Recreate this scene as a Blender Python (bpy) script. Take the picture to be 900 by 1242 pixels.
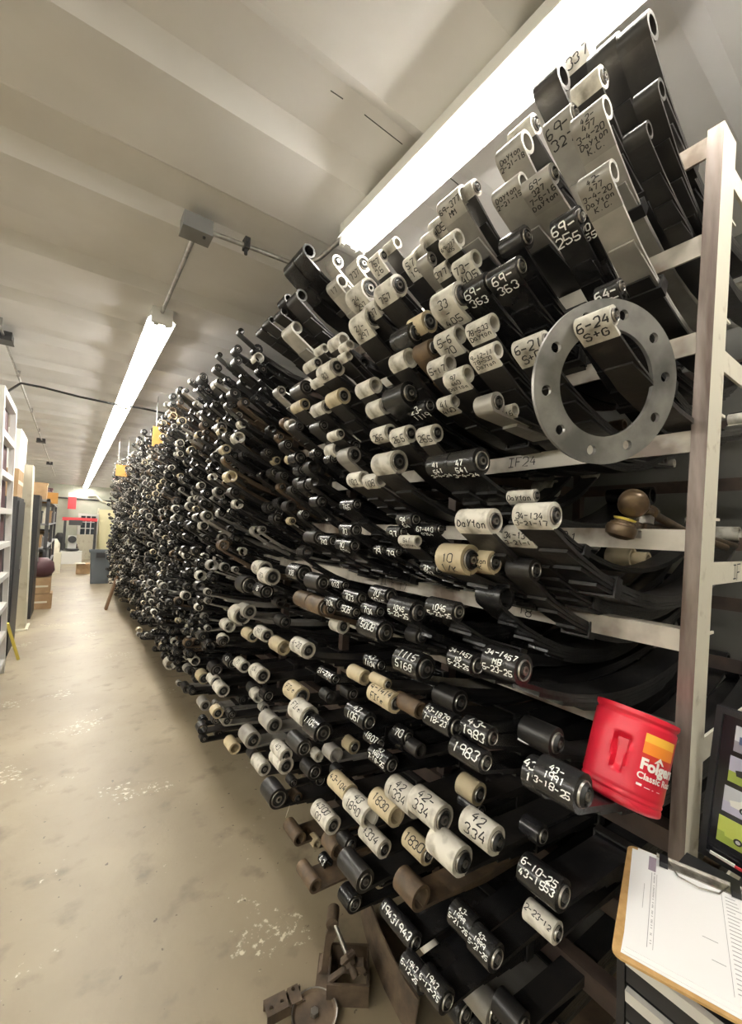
import bpy, math, random, re
import numpy as np
from mathutils import Matrix, Vector
for o in list(bpy.data.objects): bpy.data.objects.remove(o)
sc = bpy.context.scene
COL = sc.collection
random.seed(7)
R = math.radians

# ------------------------------------------------------------------ camera
FPX, CAMH = 504.93, 1.5
def cam_axes(yaw, pitch, roll):
    f = Vector((math.sin(yaw)*math.cos(pitch), math.cos(yaw)*math.cos(pitch), math.sin(pitch)))
    r = Vector((math.cos(yaw), -math.sin(yaw), 0)); u = r.cross(f)
    return r*math.cos(roll)+u*math.sin(roll), -r*math.sin(roll)+u*math.cos(roll), f
CR, CU, CF = cam_axes(R(35.712), R(2.708), R(2.323))
cd = bpy.data.cameras.new('camera'); cam = bpy.data.objects.new('camera', cd); COL.objects.link(cam)
cd.sensor_fit = 'HORIZONTAL'; cd.sensor_width = 36; cd.lens = FPX/900*36; cd.clip_start = .02
cam.matrix_world = Matrix(((CR.x, CU.x, -CF.x, 0), (CR.y, CU.y, -CF.y, 0), (CR.z, CU.z, -CF.z, CAMH), (0, 0, 0, 1)))
sc.camera = cam
def ray(x, y): return CF + CR*((x-450)/FPX) - CU*((y-621)/FPX)
def _at(x, y, i, v):
    d = ray(x, y); t = (v-(CAMH if i == 2 else 0))/d[i]; p = d*t; p.z += CAMH; return p
def onx(x, y, v): return _at(x, y, 0, v)
def ony(x, y, v): return _at(x, y, 1, v)
def onz(x, y, v): return _at(x, y, 2, v)
def proj(p):
    v = Vector(p)-Vector((0, 0, CAMH)); d = v.dot(CF)
    return 450+FPX*v.dot(CR)/d, 621-FPX*v.dot(CU)/d, d

# ------------------------------------------------------------------ light and exposure
TUBE = 54.0
sc.view_settings.view_transform = 'Standard'; sc.view_settings.look = 'None'
sc.view_settings.gamma = 1; sc.view_settings.use_curve_mapping = False
sc.view_settings.exposure = 0.45
w = bpy.data.worlds.new('world'); sc.world = w; w.use_nodes = True
w.node_tree.nodes['Background'].inputs[0].default_value = (.5, .5, .5, 1)
w.node_tree.nodes['Background'].inputs[1].default_value = .05

# ------------------------------------------------------------------ materials
def mat(name, col, rough=.5, metal=0, col2=None, scale=8, lo=.4, hi=.6, bump=0, bscale=60, rough2=None, vary=0, emit=None, detail=5, spec=None, stretch=None):
    m = bpy.data.materials.new(name); m.use_nodes = True
    nt = m.node_tree; b = nt.nodes['Principled BSDF']; L = nt.links.new
    b.inputs['Roughness'].default_value = rough; b.inputs['Metallic'].default_value = metal
    b.inputs['Base Color'].default_value = (*col, 1)
    if spec is not None: b.inputs['Specular IOR Level'].default_value = spec
    tc = nt.nodes.new('ShaderNodeTexCoord'); src = tc.outputs['Object']
    if stretch:
        mp = nt.nodes.new('ShaderNodeMapping'); mp.inputs['Scale'].default_value = stretch; L(src, mp.inputs[0]); src = mp.outputs[0]
    out = None
    if col2:
        n = nt.nodes.new('ShaderNodeTexNoise'); n.inputs['Scale'].default_value = scale; n.inputs['Detail'].default_value = detail
        L(src, n.inputs['Vector'])
        r = nt.nodes.new('ShaderNodeValToRGB'); e = r.color_ramp.elements
        e[0].position = lo; e[1].position = hi; e[0].color = (*col, 1); e[1].color = (*col2, 1)
        L(n.outputs['Fac'], r.inputs[0]); out = r.outputs[0]
        if rough2 is not None:
            mr = nt.nodes.new('ShaderNodeMapRange'); mr.inputs[1].default_value = lo; mr.inputs[2].default_value = hi
            mr.inputs[3].default_value = rough; mr.inputs[4].default_value = rough2
            L(n.outputs['Fac'], mr.inputs[0]); L(mr.outputs[0], b.inputs['Roughness'])
    if vary:
        oi = nt.nodes.new('ShaderNodeObjectInfo'); hs = nt.nodes.new('ShaderNodeHueSaturation')
        mr = nt.nodes.new('ShaderNodeMapRange'); mr.inputs[3].default_value = 1-vary; mr.inputs[4].default_value = 1+vary
        L(oi.outputs['Random'], mr.inputs[0]); L(mr.outputs[0], hs.inputs['Value'])
        if out: L(out, hs.inputs['Color'])
        else: hs.inputs['Color'].default_value = (*col, 1)
        out = hs.outputs[0]
    if out: L(out, b.inputs['Base Color'])
    if bump:
        n2 = nt.nodes.new('ShaderNodeTexNoise'); n2.inputs['Scale'].default_value = bscale; n2.inputs['Detail'].default_value = 4
        L(src, n2.inputs['Vector']); bp = nt.nodes.new('ShaderNodeBump'); bp.inputs['Strength'].default_value = bump; bp.inputs['Distance'].default_value = .004
        L(n2.outputs['Fac'], bp.inputs['Height']); L(bp.outputs[0], b.inputs['Normal'])
    if emit:
        b.inputs['Emission Color'].default_value = (*emit[0], 1); b.inputs['Emission Strength'].default_value = emit[1]
    return m
M = {
 'k': mat('black_paint', (.012, .012, .013), .27, 0, (.03, .028, .027), 14, .45, .7, .15, 90, vary=.3),
 'd': mat('dark_spring_steel', (.022, .021, .021), .36, .25, (.05, .044, .037), 9, .45, .75, .2, 70, .5, vary=.35),
 'g': mat('grey_spring_steel', (.30, .285, .26), .42, .35, (.44, .42, .38), 11, .4, .65, .15, 60, .55, vary=.2),
 'w': mat('white_eye_paint', (.66, .63, .56), .5, 0, (.26, .235, .19), 24, .46, .70, .2, 70, vary=.15),
 't': mat('tan_eye_paint', (.56, .47, .31), .5, 0, (.25, .2, .13), 15, .5, .75, .2, 70, vary=.2),
 'b': mat('rusty_brown_steel', (.085, .06, .04), .6, .1, (.17, .11, .06), 18, .4, .7, .4, 50, vary=.2),
 'rubber': mat('bushing_rubber', (.014, .014, .014), .55),
 'sleeve': mat('bushing_sleeve_steel', (.36, .34, .31), .35, .8, (.16, .14, .12), 40, .5, .7),
 'inkb': mat('black_marker', (.012, .011, .012), .6), 'inkw': mat('white_paint_marker', (.85, .85, .83), .6),
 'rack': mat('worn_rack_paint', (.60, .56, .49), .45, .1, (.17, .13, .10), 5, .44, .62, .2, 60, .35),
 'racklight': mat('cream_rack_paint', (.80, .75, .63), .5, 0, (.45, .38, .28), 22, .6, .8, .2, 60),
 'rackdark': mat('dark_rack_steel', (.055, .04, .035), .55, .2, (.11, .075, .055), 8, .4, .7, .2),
 'poststeel': mat('bare_post_steel', (.30, .255, .23), .38, .5, (.12, .085, .07), 6, .38, .64, .1, 40, .5, stretch=(4, 4, .6)),
 'ceil': mat('ceiling_deck_paint', (.80, .79, .785), .38, 0, (.71, .695, .68), 2.5, .35, .7),
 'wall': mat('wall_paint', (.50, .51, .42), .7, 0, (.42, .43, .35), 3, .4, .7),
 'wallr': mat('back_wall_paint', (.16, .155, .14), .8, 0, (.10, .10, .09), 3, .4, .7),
 'white': mat('white_metal_paint', (.80, .79, .75), .4), 'galv': mat('galvanised_conduit', (.50, .49, .47), .35, .8, (.36, .35, .33), 30),
 'cable': mat('black_cable', (.015, .015, .015), .5),
 'tube': mat('fluorescent_tube', (1, 1, 1), .5, emit=((1, .96, .885), TUBE)),
 'red': mat('red_plastic', (.62, .012, .035), .38, 0, (.50, .01, .03), 6, .4, .7),
 'board': mat('brown_hardboard', (.42, .25, .09), .5, 0, (.54, .34, .14), 60, .35, .65),
 'paper': mat('white_paper', (.9, .9, .9), .7), 'print': mat('grey_print', (.33, .32, .34), .8), 'printd': mat('violet_grey_print', (.30, .24, .30), .8),
 'toolblack': mat('toolbox_black', (.012, .012, .014), .4), 'alu': mat('drawer_trim_grey', (.62, .61, .58), .4, .3),
 'gloss': mat('picture_black', (.012, .012, .015), .2),
 'flange': mat('galvanised_flange', (.36, .35, .335), .42, .6, (.17, .165, .16), 14, .4, .68, .15, 50, .35),
 'bronze': mat('oily_bronze', (.15, .10, .055), .36, .4, (.06, .04, .025), 20, .4, .7, .2, 60),
 'rust': mat('rusty_steel', (.055, .038, .026), .7, 0, (.145, .10, .062), 16, .35, .7, .4, 60),
 'maroon': mat('maroon_panel', (.075, .03, .035), .6), 'cream': mat('cream_paint', (.76, .72, .58), .5, 0, (.55, .48, .35), 8, .55, .75),
 'orange': mat('orange_board', (.52, .27, .06), .6, 0, (.42, .21, .05), 6), 'card': mat('cardboard', (.42, .28, .15), .8, 0, (.33, .21, .11), 5),
 'binblue': mat('blue_grey_plastic', (.13, .15, .165), .5), 'wood': mat('plank_wood', (.22, .13, .07), .7, 0, (.12, .07, .04), 12, .4, .6, stretch=(1, 1, .15)),
 'grey': mat('grey_paint', (.22, .22, .22), .5), 'dgrey': mat('dark_grey_metal', (.04, .04, .042), .5), 'glass': mat('dark_glass', (.05, .06, .07), .1),
 'yellow': mat('lit_room_yellow', (.86, .80, .50), .6), 'redsign': mat('red_sign', (.60, .05, .06), .5), 'ydark': mat('yellow_paint', (.62, .50, .10), .5),  # first one: lamplight of the far room as a flat colour
 'sky': mat('photo_sky', (.55, .56, .60), .3), 'grass': mat('photo_grass', (.34, .42, .08), .3), 'lime': mat('photo_lime', (.55, .62, .12), .3),
 'navy': mat('photo_navy', (.06, .08, .17), .3), 'blue': mat('photo_blue', (.10, .22, .55), .3), 'lav': mat('photo_lavender', (.50, .48, .62), .3), 'asph': mat('photo_asphalt', (.25, .23, .27), .3),
 'labelor': mat('label_orange', (.85, .26, .03), .4), 'labely': mat('label_amber', (.9, .48, .06), .4), 'labelr': mat('label_red', (.55, .03, .02), .4), 'labelw': mat('label_white', (.85, .82, .78), .5),
}
# floor: worn sealed concrete
def floor_mat():
    m = mat('worn_concrete', (.235, .19, .125), .40, 0, (.31, .258, .175), 1.3, .38, .64, .25, 26)
    nt = m.node_tree; b = nt.nodes['Principled BSDF']; L = nt.links.new
    tc = nt.nodes.new('ShaderNodeTexCoord')
    base = b.inputs['Base Color'].links[0].from_socket
    def layer(base, scale, lo, hi, col, det=6, dis=0):
        n = nt.nodes.new('ShaderNodeTexNoise'); n.inputs['Scale'].default_value = scale; n.inputs['Detail'].default_value = det; n.inputs['Distortion'].default_value = dis
        L(tc.outputs['Object'], n.inputs['Vector'])
        r = nt.nodes.new('ShaderNodeMapRange'); r.inputs[1].default_value = lo; r.inputs[2].default_value = hi; L(n.outputs['Fac'], r.inputs[0])
        mx = nt.nodes.new('ShaderNodeMix'); mx.data_type = 'RGBA'; L(r.outputs[0], mx.inputs[0]); L(base, mx.inputs[6]); mx.inputs[7].default_value = (*col, 1)
        return mx.outputs[2], r.outputs[0]
    base, _ = layer(base, 7, .56, .74, (.16, .128, .085), 8)
    cn = nt.nodes.new('ShaderNodeTexNoise'); cn.inputs['Scale'].default_value = 2.1; cn.inputs['Detail'].default_value = 2; L(tc.outputs['Object'], cn.inputs['Vector'])
    cm = nt.nodes.new('ShaderNodeMapRange'); cm.inputs[1].default_value = .50; cm.inputs[2].default_value = .66; cm.inputs[3].default_value = -.10; cm.inputs[4].default_value = .10; L(cn.outputs['Fac'], cm.inputs[0])
    fn = nt.nodes.new('ShaderNodeTexNoise'); fn.inputs['Scale'].default_value = 34; fn.inputs['Detail'].default_value = 8; fn.inputs['Roughness'].default_value = .65; L(tc.outputs['Object'], fn.inputs['Vector'])
    ad = nt.nodes.new('ShaderNodeMath'); L(cm.outputs[0], ad.inputs[0]); L(fn.outputs['Fac'], ad.inputs[1])
    r = nt.nodes.new('ShaderNodeMapRange'); r.inputs[1].default_value = .64; r.inputs[2].default_value = .72; L(ad.outputs[0], r.inputs[0])
    mx = nt.nodes.new('ShaderNodeMix'); mx.data_type = 'RGBA'; L(r.outputs[0], mx.inputs[0]); L(base, mx.inputs[6]); mx.inputs[7].default_value = (.68, .62, .49, 1)
    base, chip = mx.outputs[2], r.outputs[0]
    base, _ = layer(base, 30, .70, .73, (.10, .075, .05), 3)
    L(base, b.inputs['Base Color'])
    rr = nt.nodes.new('ShaderNodeMapRange'); rr.inputs[3].default_value = .44; rr.inputs[4].default_value = .25; L(chip, rr.inputs[0]); L(rr.outputs[0], b.inputs['Roughness'])
    return m
M['floor'] = floor_mat(); M['dgrey_early'] = M['dgrey']

# ------------------------------------------------------------------ mesh helpers
class MB:
    def __init__(s): s.v = []; s.f = []; s.m = []
    def add(s, v, f, mi=0):
        n = len(s.v); s.v += [tuple(p) for p in v]; s.f += [tuple(i+n for i in q) for q in f]; s.m += [mi]*len(f); return s
    def box(s, a, b, mi=0, mtx=None):
        v = [Vector((x, y, z)) for z in (a[2], b[2]) for y in (a[1], b[1]) for x in (a[0], b[0])]
        if mtx: v = [mtx @ p for p in v]
        return s.add(v, [(0, 2, 3, 1), (4, 5, 7, 6), (0, 1, 5, 4), (2, 6, 7, 3), (0, 4, 6, 2), (1, 3, 7, 5)], mi)
    def tube(s, pts, r, seg=8, mi=0, cap=True):
        pts = [Vector(p) for p in pts]; n = len(s.v); rr = r if isinstance(r, (list, tuple)) else [r]*len(pts)
        up = None
        for i, p in enumerate(pts):
            t = (pts[min(i+1, len(pts)-1)]-pts[max(i-1, 0)]).normalized()
            if up is None: up = t.orthogonal().normalized()
            up = (up-t*up.dot(t)).normalized(); si = t.cross(up)
            for k in range(seg):
                a = 2*math.pi*k/seg; s.v.append(tuple(p+(up*math.cos(a)+si*math.sin(a))*rr[i]))
        for i in range(len(pts)-1):
            for k in range(seg):
                k2 = (k+1) % seg; s.f.append((n+i*seg+k, n+i*seg+k2, n+(i+1)*seg+k2, n+(i+1)*seg+k)); s.m.append(mi)
        if cap:
            s.f.append(tuple(n+k for k in reversed(range(seg)))); s.m.append(mi)
            e = n+(len(pts)-1)*seg; s.f.append(tuple(e+k for k in range(seg))); s.m.append(mi)
        return s
    def lathe(s, prof, c=(0, 0, 0), axis='z', seg=20, mi=0, closed=False, mtx=None):
        # prof: list of (radius, along)
        n = len(s.v)
        for (r, h) in prof:
            for k in range(seg):
                a = 2*math.pi*k/seg; x, y = r*math.cos(a), r*math.sin(a)
                p = Vector((x, y, h)) if axis == 'z' else Vector((x, h, -y)) if axis == 'y' else Vector((h, x, y))
                p = p+Vector(c)
                if mtx: p = mtx @ p
                s.v.append(tuple(p))
        m = len(prof)
        for i in range(m if closed else m-1):
            j = (i+1) % m
            for k in range(seg):
                k2 = (k+1) % seg; s.f.append((n+i*seg+k, n+i*seg+k2, n+j*seg+k2, n+j*seg+k)); s.m.append(mi)
        if not closed:
            if prof[0][0] > 1e-5: s.f.append(tuple(n+k for k in reversed(range(seg)))); s.m.append(mi)
            if prof[-1][0] > 1e-5: s.f.append(tuple(n+(m-1)*seg+k for k in range(seg))); s.m.append(mi)
        return s
    def prism(s, poly, a, b, plane='xz', mi=0, mtx=None):
        # polygon in a plane, extruded between a and b on the remaining axis
        def P(u, v, h): return Vector((u, h, v)) if plane == 'xz' else Vector((h, u, v)) if plane == 'yz' else Vector((u, v, h))
        vs = [P(u, v, a) for u, v in poly]+[P(u, v, b) for u, v in poly]; k = len(poly)
        if mtx: vs = [mtx @ p for p in vs]
        return s.add(vs, [tuple(range(k))[::-1], tuple(range(k, 2*k))]+[(i, (i+1) % k, (i+1) % k+k, i+k) for i in range(k)], mi)
    def mesh(s, name, mats, smooth=0):
        me = bpy.data.meshes.new(name); me.from_pydata(s.v, [], s.f)
        for m in (mats if isinstance(mats, (list, tuple)) else [mats]): me.materials.append(M[m] if isinstance(m, str) else m)
        if any(s.m): me.polygons.foreach_set('material_index', s.m)
        if smooth:
            me.polygons.foreach_set('use_smooth', [True]*len(s.f)); 
            try: me.set_sharp_from_angle(angle=R(smooth))
            except Exception: pass
        me.update(); return me
    def build(s, name, mats, parent=None, smooth=0):
        return link(name, s.mesh(name, mats, smooth), parent)
def link(name, me, parent=None, loc=None, rotz=0):
    o = bpy.data.objects.new(name, me); COL.objects.link(o)
    if parent: o.parent = parent
    if loc: o.location = loc
    if rotz: o.rotation_euler = (0, 0, rotz)
    return o
def tag(o, label, cat, group=None):
    o['label'] = label; o['category'] = cat
    if group: o['group'] = group
    return o
def thing(name, label, cat, loc=(0, 0, 0), group=None, rot=None):
    o = link(name, None, None, loc)
    if rot: o.rotation_euler = rot
    return tag(o, label, cat, group)
def struct(o): o['kind'] = 'structure'; return o

# hand-lettering: single-stroke glyphs on a 4 x 6 grid
G = {'0': '100105163645413010', '1': '152620', '2': '05163645430040', '3': '051636454433,334241301001', '4': '260242,3430', '5': '460603334241301001',
 '6': '3616050110304142331302', '7': '064620', '8': '13040516364544331302011030414233', '9': '4313040516364540', '-': '0343', '.': '1020', '/': '0046', '+': '2125,0343',
 'A': '002640,1232', 'B': '00063645443303,3342413000', 'C': '4536160501103041', 'D': '00062644422000', 'E': '46060040,0333', 'F': '460600,0333', 'G': '45361605011030414323',
 'H': '0006,4640,0343', 'I': '2026,0646,0040', 'J': '46411001', 'K': '0006,460340', 'L': '060040', 'M': '0006234640', 'N': '00064046', 'O': '100105163645413010', 'P': '00063645443303',
 'R': '00063645443303,2340', 'S': '453616050413334241301001', 'T': '0646,2620', 'U': '060110304146', 'V': '062046', 'W': '0610233046', 'X': '0046,0640', 'Y': '062346,2320', 'Z': '06460040',
 'a': '3324140301102031,343140', 'y': '0623,4610', 't': '262130,0434', 'o': '241403011020313324', 'n': '0004,0314243330', 'd': '331302011030,3630', 'r': '0004,031424', 'e': '0242331302011030', 'g': '33130201103031,343000'}
def strokes(lines, unit, jit=.25, rng=random):
    """list of polylines in metres (u to the right, v up), block centred on 0"""
    out = []; n = len(lines)
    for li, t in enumerate(lines):
        w = len(t)*5.4-1.4; y0 = (n-1)/2*8.2-li*8.2-3; x0 = -w/2+rng.uniform(-1, 1); sl = rng.uniform(-.06, .06)
        for ci, ch in enumerate(t):
            g = G.get(ch) or G.get(ch.upper())
            if not g: continue
            jx, jy, js = rng.uniform(-.4, .4), rng.uniform(-.5, .5), rng.uniform(.88, 1.1)
            for st in g.split(','):
                pl = []
                for i in range(0, len(st), 2):
                    x, y = int(st[i])*js, int(st[i+1])*js
                    X = x0+ci*5.4+jx+x+y*.12+rng.uniform(-jit, jit); pl.append((X*unit, (y0+jy+y+sl*X+rng.uniform(-jit, jit))*unit))
                out.append(pl)
    return out
def ribbons(mb, pls, sw, f, step=.004):
    """f maps (u, v) to a 3-D point; strokes become thin ribbons lying on that surface"""
    for pl in pls:
        pts = [pl[0]]
        for a, b in zip(pl, pl[1:]):
            k = max(1, int(math.hypot(b[0]-a[0], b[1]-a[1])/step+.5))
            pts += [(a[0]+(b[0]-a[0])*i/k, a[1]+(b[1]-a[1])*i/k) for i in range(1, k+1)]
        L_, R_ = [], []
        for i, p in enumerate(pts):
            a, b = pts[max(i-1, 0)], pts[min(i+1, len(pts)-1)]
            dx, dy = b[0]-a[0], b[1]-a[1]; d = math.hypot(dx, dy) or 1; nx, ny = -dy/d*sw/2, dx/d*sw/2
            L_.append(f(p[0]+nx, p[1]+ny)); R_.append(f(p[0]-nx, p[1]-ny))
        k = len(pts); mb.add(L_+R_, [(i, k+i, k+i+1, i+1) for i in range(k-1)])
    return mb

# ------------------------------------------------------------------ the room
XL, XR, Y0, Y1, ZC = -4.2, 2.35, -3.0, 20.0, 2.85
struct(MB().box((XL, Y0, -.06), (XR, Y1, 0)).build('floor', 'floor'))
pr = []; y = 1.353-.68*7
while y < Y1+.5:       # steel deck: low flange, sloped web, high pan, sloped web
    pr += [(y, ZC), (y+.345, ZC), (y+.345+.065, ZC+.045), (y+.68-.075, ZC+.045)]; y += .68
mb = MB(); k = len(pr)
mb.add([(XL-.1, a, b) for a, b in pr]+[(XR+.1, a, b) for a, b in pr], [(i, i+1, k+i+1, k+i) for i in range(k-1)])
mb.box((XL-.1, pr[0][0], ZC+.05), (XR+.1, pr[-1][0], ZC+.08))
struct(mb.build('ceiling', 'ceil'))
for (xa, ya, xb, yb) in ((442, 139, 488, 175), (401, 110, 416, 120), (546, 216, 556, 224)):
    a, b = onz(xa, ya, ZC-.001), onz(xb, yb, ZC-.001); MB().tube([a, b], .0015, 4).build('deck_seam', 'dgrey_early', bpy.data.objects['ceiling'])
struct(MB().box((XL-.1, Y0, -.06), (XL, Y1, 3.0)).build('wall_left', 'wall'))
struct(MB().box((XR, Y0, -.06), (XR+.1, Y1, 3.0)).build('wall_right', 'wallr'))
struct(MB().box((XL-.1, Y1, -.06), (XR+.1, Y1+.1, 3.0)).build('wall_far', 'wall'))
struct(MB().box((XL-.1, Y0-.1, -.06), (XR+.1, Y0, 3.0)).build('wall_near', 'wall'))

# ------------------------------------------------------------------ fluorescent strip lights
def fixture(x, ya, yb, label, group=None):
    t = thing('strip_light', label, 'light', (x, (ya+yb)/2, ZC), group)
    h = (yb-ya)/2
    MB().prism([(-.058, 0), (-.058, -.045), (-.080, -.076), (-.077, -.077), (-.05, -.052), (.05, -.052), (.077, -.077), (.080, -.076), (.058, -.045), (.058, 0)], -h, h).build('housing', 'white', t)
    for s in (-1, 1):
        MB().box((-.06, s*h-.012, -.10), (.06, s*h+.012, -.0)).build('end_cap', 'white', t)
        tb = MB().tube([(s*.032, -h+.03, -.082), (s*.032, h-.03, -.082)], .0185, 10).build('tube', 'tube', t, 60)
        for e in (-1, 1):
            MB().box((s*.032-.014, e*(h-.012)-.016, -.104), (s*.032+.014, e*(h-.012)+.016, -.045)).build('lamp_holder', 'white', t)
    return t
fixture(.945, -.90, 1.54, 'long fluorescent strip light above the top of the spring rack')
yy = 2.86
for i in range(7):
    fixture(.39, yy+.02, yy+2.42, ['first', 'second', 'third', 'fourth', 'fifth', 'sixth', 'last'][i]+' fluorescent strip light of the aisle row, counted from the junction box', 'aisle strip lights'); yy += 2.44
for i in range(7): fixture(-2.6, -2.9+i*2.44, -.5+i*2.44, 'added unseen strip light brightening the ceiling from the left', 'added ceiling-brightening lights')  # unseen lamps, added only to brighten the ceiling
def conduit(name, label, pts, r=.011, m='galv', cat='conduit'):
    return tag(MB().tube(pts, r, 8).build(name, m, None, 60), label, cat)
jb = thing('junction_box', 'grey steel junction box on ceiling between the two strip lights', 'junction box', (.375, 1.94, ZC))
MB().box((-.06, -.045, -.062), (.06, .045, 0)).build('box_body', 'grey', jb); MB().box((-.063, -.048, -.070), (.063, .048, -.062)).build('cover', 'grey', jb)
MB().tube([(.03, -.02, -.078), (.03, -.02, -.066)], .006, 6).build('screw', 'dgrey', jb)
conduit('conduit', 'steel conduit from junction box to the aisle strip light', [(.38, 1.99, 2.82), (.385, 2.86, 2.82)])
conduit('conduit', 'bent steel conduit from junction box to the strip light over the rack', [(.44, 1.93, 2.82), (.70, 1.905, 2.82), (.80, 1.89, 2.815), (.865, 1.85, 2.812), (.90, 1.76, 2.812), (.915, 1.55, 2.812)])
cl = thing('conduit_clamp', 'dark beam clamp gripping the bent conduit', 'clamp', (.59, 1.912, 2.82))
MB().box((-.012, -.022, -.02), (.012, .022, .03)).build('jaw', 'dgrey', cl); MB().tube([(0, -.03, .005), (0, .03, .005)], .006, 6).build('bolt', 'dgrey', cl); MB().tube([(0, 0, -.045), (0, 0, -.02)], .008, 6).build('set_screw', 'dgrey', cl)
conduit('conduit', 'long ceiling conduit on the left side of the aisle', [(-.48, 2.2, 2.82), (-.48, 16, 2.82)], .010)
for yv in (4.05, 9.0, 12.5):
    b = thing('conduit_box', 'small dark junction box on the long left conduit', 'junction box', (-.5, yv, ZC), 'boxes on the left conduit')
    MB().box((-.05, -.06, -.06), (.07, .06, 0)).build('box_body', 'dgrey', b); MB().box((-.055, -.065, -.066), (.075, .065, -.06)).build('cover', 'dgrey', b)
for yv in (3.75, 5.0, 6.6, 8.0):
    b = thing('conduit_strap', 'small strap holding the left conduit to the deck', 'strap', (-.48, yv, ZC), 'straps on the left conduit')
    MB().box((-.006, -.012, -.05), (.022, .012, 0)).build('strap_band', 'galv', b)
conduit('power_cable', 'black power cable crossing the aisle under the ceiling', [(-.62, 4.75, 2.40), (-.54, 4.95, 2.62), (-.47, 5.2, 2.79), (-.3, 5.25, 2.80), (0, 5.26, 2.775), (.3, 5.26, 2.765), (.55, 5.26, 2.775), (1.0, 5.28, 2.76)], .011, 'cable', 'cable')

# ------------------------------------------------------------------ spring rack
RX0, RX1 = 1.10, 1.98
PITCH = .2203
LEV = [.187+PITCH*i for i in range(11)]          # centre heights of the shelf beams (top one 2.39)
BAYS = 16; BAYW = .705; RY0 = .372
def posty(k, z): return RY0+BAYW*k-(z-.40)*(.042 if k == 0 else .018)
rack = thing('spring_rack', 'long welded steel storage rack loaded with leaf springs along the aisle', 'rack', (RX0, RY0, 0))
def rl(p): return Vector(p)-Vector((RX0, RY0, 0))
def leanbox(x0, x1, w, za, zb, k, mi=None):
    v = []
    for z in (za, zb):
        yc = posty(k, z); v += [rl((x0, yc-w/2, z)), rl((x1, yc-w/2, z)), rl((x0, yc+w/2, z)), rl((x1, yc+w/2, z))]
    mb = MB(); mb.v = [tuple(p) for p in v]; mb.f = [(0, 2, 3, 1), (4, 5, 7, 6), (0, 1, 5, 4), (2, 6, 7, 3), (0, 4, 6, 2), (1, 3, 7, 5)]; mb.m = [0]*6
    if mi: mb.m = mi
    return mb
TOPZ = 2.425
leanbox(RX0, RX0+.085, .030, 0, TOPZ, 0, [0, 0, 1, 0, 0, 0]).build('post', ['poststeel', 'racklight'], rack)['label'] = 'cream and bare steel corner post'
for k in range(1, BAYS+1):
    leanbox(RX0+.02, RX0+.06, .035, 0, 2.42, k).build('post', 'rackdark', rack)
for k in range(0, BAYS+1):
    leanbox(RX1, RX1+.04, .035, 0, 2.42, k).build('post', 'rackdark', rack)
beams = {}
for i, z in enumerate(LEV):
    for k in range(0, BAYS):
        for back in (0, 1):
            if back and k > 5: continue
            ya, yb = posty(k, z)+.016, posty(k+1, z)+.016
            x = RX1-.006 if back else RX0+.004
            mb = MB(); mb.box(rl((x, ya, z-.024)), rl((x+.006, yb, z+.024)))
            if not back: mb.box(rl((x+.006, ya, z+.018)), rl((x+.045, yb, z+.024)))
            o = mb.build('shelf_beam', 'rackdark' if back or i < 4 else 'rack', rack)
            if not back: beams[(i, k)] = o
for z in (2.36, 1.93, 1.435, 1.03, .60, .19):
    yc = posty(0, z)
    MB().box(rl((RX0+.075, yc-.008, z-.026)), rl((RX1, yc-.002, z+.026))).build('side_beam', 'racklight', rack)
for z in (2.25, 2.02, 1.80, 1.56, 1.30):
    yc = posty(0, z); MB().box(rl((RX0+.06, yc-.013, z-.003)), rl((RX0+.12, yc-.009, z+.003))).build('weld_tab', 'racklight', rack)
for k in range(1, BAYS+1, 1):
    for i in (1, 4, 7, 10): MB().box(rl((RX0+.05, posty(k, LEV[i])-.005, LEV[i]-.02)), rl((RX1, posty(k, LEV[i])+.005, LEV[i]+.02))).build('side_beam', 'rackdark', rack)
def beamtext(i, k, txt, yc, unit, sw, dz=0):
    mb = MB(); ribbons(mb, strokes([txt], unit, .12), sw, lambda u, v: rl((RX0+.0026, yc-u, LEV[i]+dz+v)), .02)
    mb.build('lettering', 'inkb', beams[(i, k)])
p = onx(632, 565, RX0); beamtext(7, 0, 'IF24', p.y, .0046, .003, .003)
p = onx(620, 742, RX0); beamtext(5, 0, 'IF 18', p.y, .0050, .003)
p = onx(606, 1090, RX0); MB().box(rl((RX0+.0030, p.y-.045, LEV[1]-.024)), rl((RX0+.0042, p.y+.045, LEV[1]+.024))).build('label_strip', 'racklight', beams[(1, 0)]); beamtext(1, 0, 'IF6', p.y, .0052, .003)
p = onx(476, 708, RX0); beamtext(5, 1, 'II F 17', p.y, .0046, .003)
p = onx(680, 660, RX0); beamtext(6, 0, 'I F 21', p.y+.03, .0045, .003)
sbt = MB(); p = ony(889, 690, posty(0, 1.435)-.0086)
ribbons(sbt, strokes(['IF'], .0062, .1), .003, lambda u, v: rl((p.x+.03+u, p.y, 1.435+v)), .02)
sb = sbt.build('lettering', 'inkb', [c for c in rack.children if c.name.startswith('side_beam')][2])

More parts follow.
